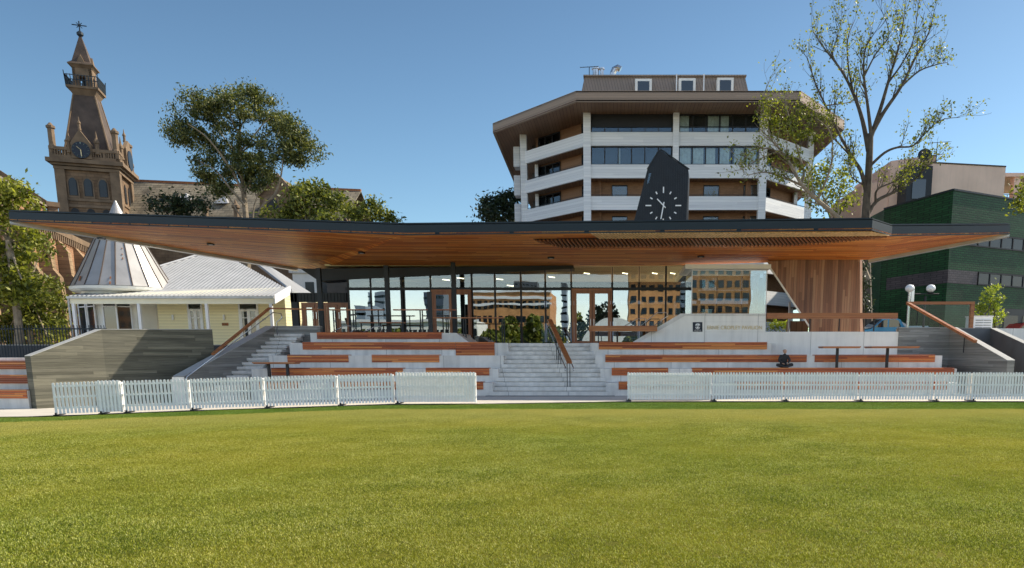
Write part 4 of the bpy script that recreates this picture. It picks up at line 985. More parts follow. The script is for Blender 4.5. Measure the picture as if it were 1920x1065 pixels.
for k in range(16):
    s = lerp(.1, TW-.1, k/15); tbox(g, s-.12, s+.12, -.65, 0, tz(311), tz(306)); tbox(g, TW, TW+.65, s-.12, s+.12, tz(311), tz(306))
g.build('corbel', 'trimstone', tow)
g = G(); o = .55
tbox(g, -o, TW+o, -o, -o+.4, zc1, zc1+.4); tbox(g, -o, TW+o, -o, -o+.4, zpar-.35, zpar)
tbox(g, TW+o-.4, TW+o, -o, TW+o, zc1, zc1+.4); tbox(g, TW+o-.4, TW+o, -o+.4, TW+o, zpar-.35, zpar); tbox(g, -o, -o+.4, -o+.4, TW+o, zc1, zpar)
for k in range(28):
    s = lerp(-o, TW+o-.2, k/27); tbox(g, s, s+.14+.3*(k % 7 == 0), -o+.05, -o+.35, zc1+.4, zpar-.35); tbox(g, TW+o-.35, TW+o-.05, s, s+.14+.3*(k % 7 == 0), zc1+.4, zpar-.35)
g.build('parapet', 'trimstone', tow)
def pin(g, a, b, z, h, r=.22):
    g.lathe(TL(a, b, z), [(r*1.3, 0), (r*1.3, .2), (r, .25), (r, h*.45), (r*1.45, h*.5), (r*1.3, h*.58), (r*.55, h*.72), (.03, h)], 8)
def turr(g, a, b, z, h, r=.34):
    g.lathe(TL(a, b, z), [(r*1.3, 0), (r*1.2, .3), (r, .5), (r, h-.7), (r*1.35, h-.6), (r*1.35, h-.35), (r, h-.3), (.1, h)], 8)
for a, b, h in ((-.2, -.2, 2.9), (TW+.2, -.2, 2.9), (TW+.2, TW+.2, 2.9), (-.2, TW+.2, 2.9)):
    g = G(); turr(g, a, b, zpar-.3, h); g.build('corner_turret', 'trimstone', tow)
g = G()
for a in (TW/2-1.5, TW/2+1.3): pin(g, a, -.4, zpar-.6, 2.6)
for b in (TW/2-1.75, TW/2+1.75): pin(g, TW+.4, b, zpar-.6, 2.6)
g.build('pinnacle', 'trimstone', tow)
# clock gable
zk = tz(283.5, -.6); ga = TW/2-.25
g = G(); g.prism([TL(ga-1.0, -.75, zc1+.1), TL(ga+1.0, -.75, zc1+.1), TL(ga+1.0, -.75, zk+.8), TL(ga, -.75, tz(247)), TL(ga-1.0, -.75, zk+.8)], db*.7); pin(g, ga, -.5, tz(248), 1.5, .14)
g.build('clock_gable', 'trimstone', tow)
def disk(c, ax, r, t, name, mat, par, k=28):
    ax = ax.normalized(); s = ax.orthogonal().normalized(); q = ax.cross(s); g = G(); g.prism([c+(s*math.cos(2*math.pi*i/k)+q*math.sin(2*math.pi*i/k))*r for i in range(k)], ax*t); return g.build(name, mat, par)
cf = disk(TL(ga, -.78, zk), -db, .92, .1, 'clock_face', 'navy', tow)
g = G()
for h in range(12):
    a = R(h*30); c0 = TL(ga, -.9, zk)+da*math.sin(a)*.68+Vector((0, 0, math.cos(a)*.68)); c1 = TL(ga, -.9, zk)+da*math.sin(a)*.85+Vector((0, 0, math.cos(a)*.85)); g.beam(c0, c1, .09, .03)
g.build('hour_mark', 'copper', cf)
g = G(); c0 = TL(ga, -.94, zk); g.beam(c0, c0+da*-.38+Vector((0, 0, .36)), .11, .04); g.beam(c0, c0+da*.03+Vector((0, 0, -.7)), .09, .04); g.build('clock_hands', 'gold', cf)
g = G(); g.prism([TL(TW+.45, TW/2-1.35, zc1+.1), TL(TW+.45, TW/2+1.35, zc1+.1), TL(TW+.45, TW/2+1.35, zk+1.2), TL(TW+.45, TW/2, tz(247)), TL(TW+.45, TW/2-1.35, zk+1.2)], da*.4); pin(g, TW+.5, TW/2, tz(250), 1.5, .14); g.build('clock_gable', 'trimstone', tow)
disk(TL(TW+.86, TW/2, zk), da, 1.15, .1, 'clock_face', 'navy', tow)
# windows
def arch(c, w_, h, n_=8):
    pts = [(-w_/2, 0), (w_/2, 0), (w_/2, h-w_*.7)]
    for k in range(1, n_): 
        t = k/n_; pts.append((w_/2*math.cos(math.pi*t), h-w_*.7+w_*.7*math.sin(math.pi*t)))
    pts.append((-w_/2, h-w_*.7)); return [c+da*x_+Vector((0, 0, z_)) for x_, z_ in pts]
for k, u in enumerate((143.5, 169, 194.5)):
    a_ = TW/2-.1+(k-1)*1.52; zb_ = tz(371); h = tz(338)-zb_
    g = G(); c0 = TL(a_, -.10, zb_-.15); g.prism(arch(c0, 1.15, h+.4), db*.09); wf = g.build('window', 'trimstone', tow)
    G().prism(arch(TL(a_, -.16, zb_+.1), .72, h), db*.05).build('pane', 'dullwin', wf); G().prism(arch(TL(a_, -.102, zb_+.1), .9, h), db*.05).build('reveal', 'black', wf)
    if k > 0: c = TL(a_+.05, -.125, zb_+.35); G().prism([c-da*.25, c+da*.25, c+da*.25+Vector((0, 0, .8)), c-da*.25+Vector((0, 0, .8))], db*.01).build('blind', 'white', wf)
for k in range(3):
    b_ = TW/2+(k-1)*1.9; c0 = TL(TW+.02, b_, tz(371)); G().prism([c0-db*.45, c0+db*.45, c0+db*.45+Vector((0, 0, 1.7)), c0+Vector((0, 0, 2.3)), c0-db*.45+Vector((0, 0, 1.7))], da*.06).build('window', 'black', tow)
    G().prism(arch(TL(TW/2-.1+(k-1)*1.6, -.06, tz(420)), .9, tz(392)-tz(420)), db*.05).build('window', 'black', tow)
# lower spire
cen = TW/2
zs0, zs1 = zc1, tz(184, cen)
def frus(g, r0, r1_, z0, z1, rot=0.): g.add([TL(cen+x_*r, cen+y_*r, z) for r, z in ((r0, z0), (r1_, z1)) for x_, y_ in ((-1, -1), (1, -1), (1, 1), (-1, 1))], [(0, 3, 2, 1), (4, 5, 6, 7), (0, 1, 5, 4), (1, 2, 6, 5), (2, 3, 7, 6), (3, 0, 4, 7)])
g = G(); frus(g, 2.5, 1.08, zs0, zs1); g.build('lower_spire', 'darkstone', tow)
g = G()
for x_, y_ in ((-1, -1), (1, -1), (1, 1)): g.tube([TL(cen+x_*2.5, cen+y_*2.5, zs0), TL(cen+x_*1.08, cen+y_*1.08, zs1)], .10, 5)
g.build('spire_rib', 'trimstone', tow)
zb1 = tz(168, cen)
g = G(); frus(g, 1.1, 1.5, zs1-.1, zb1-.4); frus(g, 1.62, 1.65, zb1-.4, zb1-.15); g.build('balcony', 'trimstone', tow)
g = G(); hh = 1.35
for sd in range(4):
    for k in range(12):
        t = -1.6+3.2*k/11; pos = {0: (t, -1.6), 1: (1.6, t), 2: (t, 1.6), 3: (-1.6, t)}[sd]; g.tube([TL(cen+pos[0], cen+pos[1], zb1-.15), TL(cen+pos[0]*1.06, cen+pos[1]*1.06, zb1+hh-.3+(.35 if k in (0, 11) else 0))], .045, 4)
    e = {0: ((-1.62, -1.62), (1.62, -1.62)), 1: ((1.62, -1.62), (1.62, 1.62)), 2: ((1.62, 1.62), (-1.62, 1.62)), 3: ((-1.62, 1.62), (-1.62, -1.62))}[sd]
    for z_ in (.5, 1.0): g.tube([TL(cen+e[0][0], cen+e[0][1], zb1+z_), TL(cen+e[1][0], cen+e[1][1], zb1+z_)], .05, 4)
g.build('iron_cresting', 'iron', tow)
zl1 = tz(134, cen)
g = G(); r = .98
for x_, y_ in ((-1, -1), (1, -1), (1, 1), (-1, 1)): tbox(g, cen+x_*r-(.3 if x_ > 0 else -.0)+0, cen+x_*r+(.0 if x_ > 0 else .3), cen+y_*r-(.3 if y_ > 0 else 0), cen+y_*r+(0 if y_ > 0 else .3), zb1-.2, zl1)
tbox(g, cen-r+.3, cen-.32, cen-r+.06, cen-r+.26, zb1-.2, zl1); tbox(g, cen+.32, cen+r-.3, cen-r+.06, cen-r+.26, zb1-.2, zl1)
tbox(g, cen+r-.26, cen+r-.06, cen-r+.3, cen-.32, zb1-.2, zl1); tbox(g, cen+r-.26, cen+r-.06, cen+.32, cen+r-.3, zb1-.2, zl1)
tbox(g, cen-r, cen+r, cen-r, cen+r, zl1-.9, zl1+.01); tbox(g, cen-r+.3, cen+r-.3, cen-r+.07, cen+r-.07, zb1-.2, zb1-.1)
g.build('lantern', 'trimstone', tow)
g = G(); tbox(g, cen-.3, cen+.3, cen-.1, cen+.4, zb1-.2, zb1+1.6); g.build('bell', 'iron', tow)
g = G(); frus(g, 1.0, 1.25, zl1, zl1+.3); frus(g, 1.32, 1.32, zl1+.3, zl1+.42); g.build('lantern_cornice', 'trimstone', tow)
zap = tz(68, cen)
g = G(); frus(g, 1.28, .92, zl1+.42, zl1+.75); frus(g, .92, .08, zl1+.75, zap); g.build('upper_spire', 'darkstone', tow)
g = G(); g.prism([TL(cen-.45, cen-1.1, zl1+.5), TL(cen+.45, cen-1.1, zl1+.5), TL(cen, cen-1.0, zl1+1.5)], db*.5); g.prism([TL(cen+1.1, cen-.45, zl1+.5), TL(cen+1.1, cen+.45, zl1+.5), TL(cen+1.0, cen, zl1+1.5)], da*-.5); g.build('spire_dormer', 'trimstone', tow)
g = G(); g.lathe(TL(cen, cen, zap-.2), [(.12, 0), (.35, .25), (.35, .5), (.1, .7)], 10); g.tube([TL(cen, cen, zap), TL(cen, cen, tz(41, cen))], .07, 5)
z_ = tz(49, cen); g.tube([TL(cen-.75, cen, z_), TL(cen+.75, cen, z_)], .06, 5)
for t in range(8): a = 2*math.pi*t/8; g.tube([TL(cen, cen, z_), TL(cen, cen, z_)+da*math.cos(a)*.4+Vector((0, 0, math.sin(a)*.4))], .04, 4)
g.build('finial_cross', 'iron', tow)
# ---------------- slate roofed wing ----------------
YW0 = 97.
wng = thing('college_wing', 'long sandstone college wing with a slate roof behind the eucalyptus tree', 'building', (P(430, 410, YW0).x, YW0, 2.1))
xa, xb = P(200, 400, YW0).x, P(650, 400, YW0).x; ze = Zat(407, YW0)
G().box(xa, xb, YW0, YW0+12, 2.1, ze).build('wall', 'sand', wng)
yr = YW0+6; zr0 = Zat(341, yr); zr1 = Zat(352, yr)
g = G(); g.prism([(xa, YW0-.3, ze-.1), (xb, YW0-.3, ze-.1), (xb, yr, zr1-.5), (xa, yr, zr0)], (0, 0, .12)); g.prism([(xa, YW0+12.3, ze-.1), (xb, YW0+12.3, ze-.1), (xb, yr, zr1-.5), (xa, yr, zr0)], (0, 0, .12)); g.build('roof', 'slate', wng)
G().beam((xa, yr, zr0+.15), (xb, yr, zr1-.35), .35, .3).build('ridge_capping', 'rust', wng)
G().box(xa, xb, YW0-.4, YW0-.02, ze-.35, ze-.05).build('gutter', 'darkstone', wng)
for u, v in ((349, 362), (421, 367)):
    p_ = P(u, v, YW0+2.6); g = G(); g.add([p_, p_+Vector((-1.0, -1.3, -1.15)), p_+Vector((1.0, -1.3, -1.15)), p_+Vector((0, 2.2, -.1))], [(0, 1, 2), (0, 3, 1), (0, 2, 3)]); g.build('dormer', 'roofmetal', wng)
gp = [P(u, v, YW0-1) for u, v in ((487, 420), (487, 366), (519, 330), (552, 366), (552, 420))]
g = G(); g.prism(gp, (0, 4, 0)); gw = g.build('gable_wall', 'sand', wng)
g = G(); g.beam(P(482, 369, YW0-1.1), P(519, 327, YW0-1.1), .5, .35); g.beam(P(519, 327, YW0-1.1), P(557, 369, YW0-1.1), .5, .35); g.build('gable_coping', 'trimstone', wng)
c0 = P(510.5, 396, YW0-1.12); pts = [(-1.25, 0), (1.25, 0), (1.25, .8), (.85, 1.6), (0, 1.95), (-.85, 1.6), (-1.25, .8)]
wf = G().prism([c0+Vector((x_, 0, z_)) for x_, z_ in pts], (0, .1, 0)).build('window', 'trimstone', wng)
G().prism([c0+Vector((x_*.66, -.05, .1+z_*.78)) for x_, z_ in pts], (0, .04, 0)).build('louvre', 'black', wf)
for u, v0, v1 in ((383.5, 377, 412), (441, 374, 414)): a = P(u, v0, YW0-.8); b = P(u, v1, YW0-.8); g = G(); g.lathe((a.x, a.y, b.z), [(.32, 0), (.32, a.z-b.z-1.1), (.5, a.z-b.z-1), (.5, a.z-b.z-.7), (.3, a.z-b.z-.6), (.05, a.z-b.z)], 8); g.build('chimney_stack', 'trimstone', wng)
# ---------------- chapel on the left ----------------
chp = thing('chapel', 'buttressed brown brick college hall with a steep grey roof at the far left', 'building', (-52, 60, 2.1))
dw = Vector((-.36, .933, 0)).normalized(); base = Vector((P(80, 425, 65).x, 65, 0)); zw = 12.6
def CL(s, o, z): nr = Vector((dw.y, -dw.x, 0)); return base+dw*s+nr*o+Vector((0, 0, z))
g = G(); g.prism([CL(-22, 0, 2.1), CL(13, 0, 2.1), CL(13, 0, zw), CL(-22, 0, zw)], CL(0, -9, 0)-CL(0, 0, 0)); g.build('wall', 'brickred', chp)
g = G()
for s in range(-22, 14, 5): g.prism([CL(s, 0, 2.1), CL(s, 1.6, 2.1), CL(s, 1.3, 8), CL(s, .9, 8.6), CL(s, .8, 10.6), CL(s, 0, 11.8)], dw*1.0)
g.build('buttress', 'sand2', chp)
g = G(); g.prism([CL(-22, .25, zw-.5), CL(13.2, .25, zw-.5), CL(13.2, .25, zw), CL(-22, .25, zw)], CL(0, -.24, 0)-CL(0, 0, 0))
for k in range(60): s = -22+k*.58; g.prism([CL(s, .02, zw-1.1), CL(s+.25, .02, zw-1.1), CL(s+.25, .02, zw-.5), CL(s, .02, zw-.5)], CL(0, .2, 0)-CL(0, 0, 0))
g.build('eaves_corbel', 'trimstone', chp)
for s in range(-20, 12, 5):
    g = G(); c0 = CL(s+1.1, .02, 4.2)
    g.prism([c0, c0+dw*1.7, c0+dw*1.7+Vector((0, 0, 3.6)), c0+dw*.85+Vector((0, 0, 5.2)), c0+Vector((0, 0, 3.6))], CL(0, .06, 0)-CL(0, 0, 0)); g.build('window', 'darkwin', chp)
# nave with steep roof, ends at about u=105
zE = Zat(388, 70); 
g = G(); g.prism([CL(-26, -1, 2.1), CL(5, -1, 2.1), CL(5, -1, zE), CL(-26, -1, zE)], CL(0, -9, 0)-CL(0, -1, 0)); g.build('upper_wall', 'brickred', chp)
rT = P(38, 316, 70).z
g = G(); g.prism([CL(-26, -.7, zE-.2), CL(5, -.7, zE-.2), CL(5, -5.2, rT-.3), CL(-26, -5.2, rT-.3)], (0, 0, .15)); g.build('roof', 'slate', chp)
g = G(); a, b, c_ = CL(5.1, -.5, zE-.2), CL(5.1, -5.2, rT), CL(5.1, -9.9, zE-.2); g.beam(a, b, .5, .6); g.beam(b, c_, .5, .6); g.lathe(b, [(.25, 0), (.25, .4), (.4, .5), (.1, .9), (.03, 1.6)], 8); g.prism([a, b, c_], dw*.4); g.lathe(a+Vector((0, 0, -.8)), [(.5, 0), (.5, .8), (.7, .9), (.7, 1.3)], 4)
g.build('gable_coping', 'trimstone', chp)

# ---------------- green tiled building ----------------
grn = thing('green_tiled_building', 'dark green glazed tile building with ribbon windows on the right', 'building', (27, 58, 2.1))
def xyv(u, v, z): p = Pz(u, v, z); return p
c1 = P(1788, 357, 55.); zg = c1.z
cl = Pz(1658, 393, zg); crr = Pz(1922, 378.5, zg); dr = Vector((crr.x-c1.x, crr.y-c1.y, 0)).normalized()
cr2 = c1+dr*34
g = G(); g.prism([(cl.x, cl.y, 2.1), (c1.x, c1.y, 2.1), (cr2.x, cr2.y, 2.1), (cr2.x-6, cr2.y+20, 2.1), (cl.x, cl.y+20, 2.1)], (0, 0, zg-2.1)); g.build('tiled_wall', 'green', grn)
g = G(); g.obox((cl.x, cl.y), (c1.x, c1.y), zg, zg+.12, .4, -.06); g.obox((c1.x, c1.y), (cr2.x, cr2.y), zg, zg+.12, .4, -.06); g.build('parapet_capping', 'steel', grn)
def onL(t, z): return (lerp(cl.x, c1.x, t), lerp(cl.y, c1.y, t))
zpb0, zpb1 = Zat(545, 61.5), Zat(522.5, 61.5)
g = G(); g.obox((lerp(cl.x, c1.x, .11), lerp(cl.y, c1.y, .11)), (c1.x, c1.y), zpb0, zpb1+.0, .05, -.03)
e1_ = (c1.x+dr.x*3.3, c1.y+dr.y*3.3); g.obox((c1.x, c1.y), e1_, zpb0, zpb1, .05, -.03); g.build('purple_tile_band', 'purple', grn)
def ribbon(z0, z1, s0, n_):
    a = (c1.x, c1.y); b = (cr2.x, cr2.y); win(a, b, s0, s0+n_*1.35, z0, z1, n_, -.08, tuple((k/n_+.01, k/n_+.02+.04) for k in range(1, n_, 2)), grn, 'black', 'dullwin', .1)
ribbon(Zat(463, 56.5), Zat(437, 56.5), 1.7, 12); ribbon(zpb0-.0, zpb1+.02, 3.35, 12)
a = (c1.x+dr.x*3.2, c1.y+dr.y*3.2); G().obox(a, (cr2.x, cr2.y), 2.1, Zat(576, 56.5), .1, -.08).build('dark_ground_floor', 'steel', grn)
for k in range(5): s = 4.4+k*2.3; G().obox((c1.x+dr.x*s, c1.y+dr.y*s), (c1.x+dr.x*(s+1.7), c1.y+dr.y*(s+1.7)), 2.2, 4.6, .02, -.11).build('ground_window', 'dullwin', grn)
# ---------------- pink building ----------------
pnk = thing('pink_rendered_building', 'pale pink rendered building rising behind the green tiled one', 'building', (30, 80, 2.1))
q0 = P(1747, 306, 74.); zk0 = q0.z; q1 = Pz(1886, 313.5, zk0)
g = G(); g.prism([(q0.x, q0.y, 2.1), (q1.x, q1.y, 2.1), (q1.x+3, q1.y+14, 2.1), (q0.x-2, q0.y+14, 2.1)], (0, 0, zk0-2.1)); g.build('wall', 'pink', pnk)
w0 = Pz(1700, 304.5, zk0+.1)
sx = P(1665, 320, 76.5); a = P(1697, 330, 75.3)
g = G(); zA = P(1665, 320, 77).z
g.prism([(P(1665, 400, 77).x, 77, 2.1), (P(1749, 400, 74.6).x, 74.6, 2.1), (q0.x, 88, 2.1), (P(1665, 400, 77).x, 88, 2.1)], (0, 0, zA-2.1+.9)); 
g.prism([(P(1614, 400, 79).x, 79, 2.1), (P(1667, 400, 77.2).x, 77.2, 2.1), (P(1667, 400, 77.2).x, 90, 2.1), (P(1614, 400, 79).x, 90, 2.1)], (0, 0, P(1640, 341, 78).z-2.1)); g.build('wall', 'pink', pnk)
g = G(); zz0, zz1 = P(1720, 384, 73.4).z, P(1720, 312, 73.4).z; g.box(P(1700, 350, 73.2).x, P(1747, 350, 73.2).x, 73.2, 75.5, zz0, zz1); wf = g.build('window_bay', 'steel', pnk); G().box(P(1711, 350, 73.1).x, P(1736, 350, 73.1).x, 73.12, 73.19, zz0+.5, zz1-1.2).build('pane', 'darkwin', wf)
g = G(); z_ = P(1900, 324, 78).z; g.box(q1.x, q1.x+12, 78, 86, z_-.35, z_); g.box(q1.x+2.3, q1.x+2.9, 78.2, 79, 2, z_-.3); g.build('canopy_slab', 'pink', pnk)
g = G(); g.obox(xy(q0), xy(q1), zk0, zk0+.12, .4, -.06); g.build('capping', 'darkstone', pnk)
g = G(); zr = P(1900, 365, 78).z; g.tube([(q1.x, 78, zr), (q1.x+3, 78, zr)], .04, 4); g.tube([(q1.x, 78, zr-.5), (q1.x+3, 78, zr-.5)], .04, 4); g.tube([(q1.x+1.6, 78, zr-1.5), (q1.x+1.6, 78, zr)], .04, 4); g.build('roof_rail', 'steel', pnk)
dsh = P(1734, 290, 74); g = G(); g.tube([(dsh.x, 75, zk0), (dsh.x, 74.6, dsh.z)], .08, 6)
k_ = 20; ax = Vector((-.25, -.9, .3)).normalized(); s = ax.orthogonal().normalized(); q = ax.cross(s); ctr = Vector((dsh.x, 74, dsh.z)); g.add([ctr-ax*.2]+[ctr+(s*math.cos(2*math.pi*i/k_)+q*math.sin(2*math.pi*i/k_))*.62 for i in range(k_)], [(0, 1+i, 1+(i+1) % k_) for i in range(k_)]); g.build('satellite_dish', 'steel', pnk)
aerial(pnk, P(1755, 305, 74.5), 1.8, 2.3, 9, .06); aerial(pnk, P(1755, 305, 74.5), .7, 1.5, 8, .1)

# ---------------- street things on the right ----------------
def lathe_lamp(u, vt, vb, Y, label, arm=0.):
    p = P(u, vt, Y); r = thing('street_lamp', label, 'street lamp', (p.x, Y, 2.1), 'globe lamps beside the green tiled building')
    if arm:
        G().tube([(p.x, Y, 2.1), (p.x, Y, p.z-.45)], .07, 8).build('post', 'steel', r)
        G().tube([(p.x-.75, Y, p.z-.32), (p.x+.75, Y, p.z-.32)], .035, 6).build('arm', 'steel', r); gx = p.x+.28
        G().lathe((gx, Y, p.z-.34), [(.16, 0), (.2, .1)], 12).build('collar', 'steel', r)
    else:
        G().tube([(p.x, Y, 2.1), (p.x, Y, p.z-.2)], .08, 8).build('post', 'tube', r); gx = p.x
        G().box(p.x+.09, p.x+.25, Y-.05, Y+.05, p.z-.85, p.z-.1).build('control_box', 'tube', r)
    gl = G(); gl.lathe((gx, Y, p.z-.26), [(.06, 0)]+[(.25*math.cos(R(t)), .24+.21*math.sin(R(t))) for t in range(-70, 90, 16)]+[(.02, .452)], 18); gl.build('lamp_globe', 'globe', r, True)
lathe_lamp(1706, 540, 620, 42.5, 'round white globe lamp on a pale post nearest the timber wedge')
lathe_lamp(1736, 540, 620, 42.8, 'round white globe lamp on the side arm of a dark post', 1)
# glass balustrade with timber frame
Yk = 38.0; bs = thing('glass_balustrade', 'timber framed glass balustrade panel behind the right raking wall', 'balustrade', P(1760, 613, Yk))
a, b = P(1700, 568, Yk), P(1823, 568, Yk); zb_ = Zat(616, Yk)
G().box(a.x, b.x+.1, Yk-.08, Yk+.08, a.z-.08, a.z+.06).build('top_rail', 'rail_timber', bs); G().box(b.x-.08, b.x+.1, Yk-.078, Yk+.078, zb_, a.z-.081).build('end_post', 'rail_timber', bs)
G().box(a.x+.1, b.x-.1, Yk-.008, Yk+.008, zb_, a.z-.081).build('glass_pane', 'clearpane', bs)
g = G(); g.box(a.x, b.x+6, Yk-.2, Yk+1.2, 2.0, zb_-.0); struct(tag(g.build('landing', 'conc_light'), 'x', 'x')) ; 
for k_ in ('label', 'category'): del bpy.data.objects['landing'][k_]
# white louvred cabinet
Yx = 39.5; a, b = P(1823, 593, Yx), P(1860, 616, Yx)
cb = thing('utility_cabinet', 'white louvred metal cabinet right of the glass balustrade', 'cabinet', (a.x, Yx, 2.1))
G().box(a.x, b.x, Yx, Yx+.7, 2.1, a.z-.03).build('cabinet_body', 'white', cb); G().box(a.x-.03, b.x+.03, Yx-.04, Yx+.74, a.z-.03, a.z+.03).build('lid', 'conc', cb)
g = G()
for i in range(5):
    for j in range(2): x0_ = lerp(a.x+.16, b.x-.08, j/2.)+.03; g.box(x0_, x0_+.38, Yx-.03, Yx-.001, a.z-.22-i*.125, a.z-.19-i*.125)
g.build('louvres', 'conc_dark', cb)
# small signboard and post under the wedge
a, b = P(1482, 602, 40), P(1514, 640, 40); G_ = G().box(a.x, b.x, 40, 40.9, b.z, a.z); sb = tag(G_.build('planter_box', 'octsoffit'), 'tan timber planter box at the foot of the timber wedge', 'planter')
x_ = Xat(1479.5, 39, 600); tag(G().tube([(x_, 39, 2.1), (x_, 39, Zat(566, 39))], .06).build('bollard_post', 'white'), 'slim white post between the sign wall and the timber wedge', 'post')
# steel balcony of the apartment seen under the canopy is part of the apartment

# ---------------- cars ----------------
def car(label, x0, x1, Y, zg_, prof, glassp, mat, wheels, wid=1.75, cat='car', name='parked_car', extra=None):
    r = thing(name, label, cat, ((x0+x1)/2, Y, zg_), 'cars parked in the rear street'); L = x1-x0
    g = G(); pts = [(x0+a_*L, b_) for a_, b_ in prof]
    # body with tumblehome: three slices
    n_ = len(pts); lay = [(0, .93), (.12, 1.), (wid-.12, 1.), (wid, .93)]
    for yo, sc in lay:
        for x_, z_ in pts: g.v.append((x_, Y+yo, zg_+.0+z_*(1 if sc == 1. else .985)))
    for k in range(3):
        for i in range(n_): a_ = k*n_+i; b_ = k*n_+(i+1) % n_; g.f.append((a_, b_, b_+n_, a_+n_))
    g.f.append(tuple(range(n_))); g.f.append(tuple(range(4*n_-1, 3*n_-1, -1)))
    bd = g.build('body', mat, r)
    for gp_ in glassp:
        for yo, t in ((-.012, .02), (wid-.01, .02)): G().prism([(x0+a_*L, Y+yo, zg_+b_) for a_, b_ in gp_], (0, t, 0)).build('side_window', 'darkwin', r)
    for wx in wheels:
        for yo in (-.03, wid-.19):
            c = Vector((x0+wx*L, Y+yo, zg_+.32)); ty = disk(c, Vector((0, 1, 0)), .32, .22, 'wheel', 'black', r, 20); disk(c-Vector((0, .01, 0)), Vector((0, 1, 0)), .19, .24, 'rim', 'tube', ty, 12)
    return r
bp = N('blue_car_paint'); bp.pr((.02, .22, .42), .22, .25, None, .8); M['bluepaint'] = bp.m
prof = [(0, .35), (.0, .62), (.04, .78), (.20, .92), (.34, 1.38), (.40, 1.47), (.52, 1.47), (.58, 1.40), (.64, 1.02), (.98, 1.02), (1, .95), (1, .35)]
zc = 2.1
xc0, xc1 = X(1606, 44.5, 605), X(1748, 44.5, 605)
zroof = Zat(596, 44.5); kz = (zroof-zc)/1.47
prof = [(a_, b_*kz) for a_, b_ in prof]
ut = car('bright blue utility car parked behind the white wall right of the timber wedge', xc0, xc1, 44.5, zc, prof, [[(.245*1.0, .99*kz), (.345, 1.34*kz), (.41, 1.39*kz), (.41, 1.0*kz)], [(.43, 1.0*kz), (.43, 1.40*kz), (.515, 1.40*kz), (.555, 1.33*kz), (.59, 1.02*kz)]], 'bluepaint', (.17, .80))
g = G(); L = xc1-xc0; g.prism([(xc0+.205*L, 44.6, zc+.94*kz), (xc0+.205*L, 46.15, zc+.94*kz), (xc0+.345*L, 46.05, zc+1.40*kz), (xc0+.345*L, 44.7, zc+1.40*kz)], (-.03, 0, .02)); g.build('windscreen', 'darkwin', ut)
G().box(xc0+.66*L, xc0+.97*L, 44.7, 46.1, zc+1.0*kz, zc+1.07*kz).build('tray_cover', 'roofmetal', ut)
hp = [(0, .3), (.0, .6), (.05, .75), (.25, .88), (.38, 1.36), (.72, 1.42), (.94, 1.0), (1, .85), (1, .3)]
hg = [[(.29, .9), (.40, 1.3), (.54, 1.34), (.54, .92)], [(.56, .92), (.56, 1.34), (.70, 1.34), (.84, .95)]]
x_ = X(1874, 46, 605); car('bright red hatchback parked below the dark ground floor at the right edge', x_, x_+3.9, 46, 2.1, [(a_, b_*1.05) for a_, b_ in hp], [[(a_, b_*1.05) for a_, b_ in w_] for w_ in hg], 'redpaint', (.18, .8))
x_ = X(1880, 49.5, 605); car('dark car parked behind the red hatchback', x_, x_+4.4, 49.5, 2.1, [(a_, b_*1.2) for a_, b_ in hp], [[(a_, b_*1.2) for a_, b_ in w_] for w_ in hg], 'steel', (.18, .8))
x_ = X(1604, 47.5, 605); car('silver car half hidden behind the nose of the blue utility', x_, x_+4.2, 47.8, 2.1, [(a_, b_*1.12) for a_, b_ in hp], [[(a_, b_*1.12) for a_, b_ in w_] for w_ in hg], 'roofmetal', (.18, .8))

# iron fence on the left
fn = thing('iron_fence', 'black iron picket fence below the trees at the far left', 'fence', (-26, 33, 1.25)); g = G(); x_ = -36.
while x_ < -22.: g.box(x_-.012, x_+.012, 33, 33.024, 1.25, 2.9); x_ += .13
g.build('bars', 'iron', fn); g = G(); g.box(-36, -22, 33.026, 33.06, 2.72, 2.77); g.box(-36, -22, 33.026, 33.06, 1.4, 1.45); g.build('rail', 'iron', fn)
g = G(); 
pb = thing('service_building', 'pale grey flat roofed building glimpsed between the cottage roof and the dark link', 'building', (P(590, 540, 62).x, 62, 2.1))
a, b = P(548, 512, 62), P(650, 600, 62); G().box(a.x, b.x, 62, 70, 2.1, a.z).build('wall', 'offwhite', pb); G().box(a.x-.2, b.x+.2, 61.8, 70.2, a.z, a.z+.3).build('roof_slab', 'conc', pb)
g = G()
for k in range(4): g.box(a.x+1+k*1.1, a.x+1.7+k*1.1, 61.96, 61.99, a.z-1.6, a.z-.7)
g.build('windows', 'dullwin', pb)
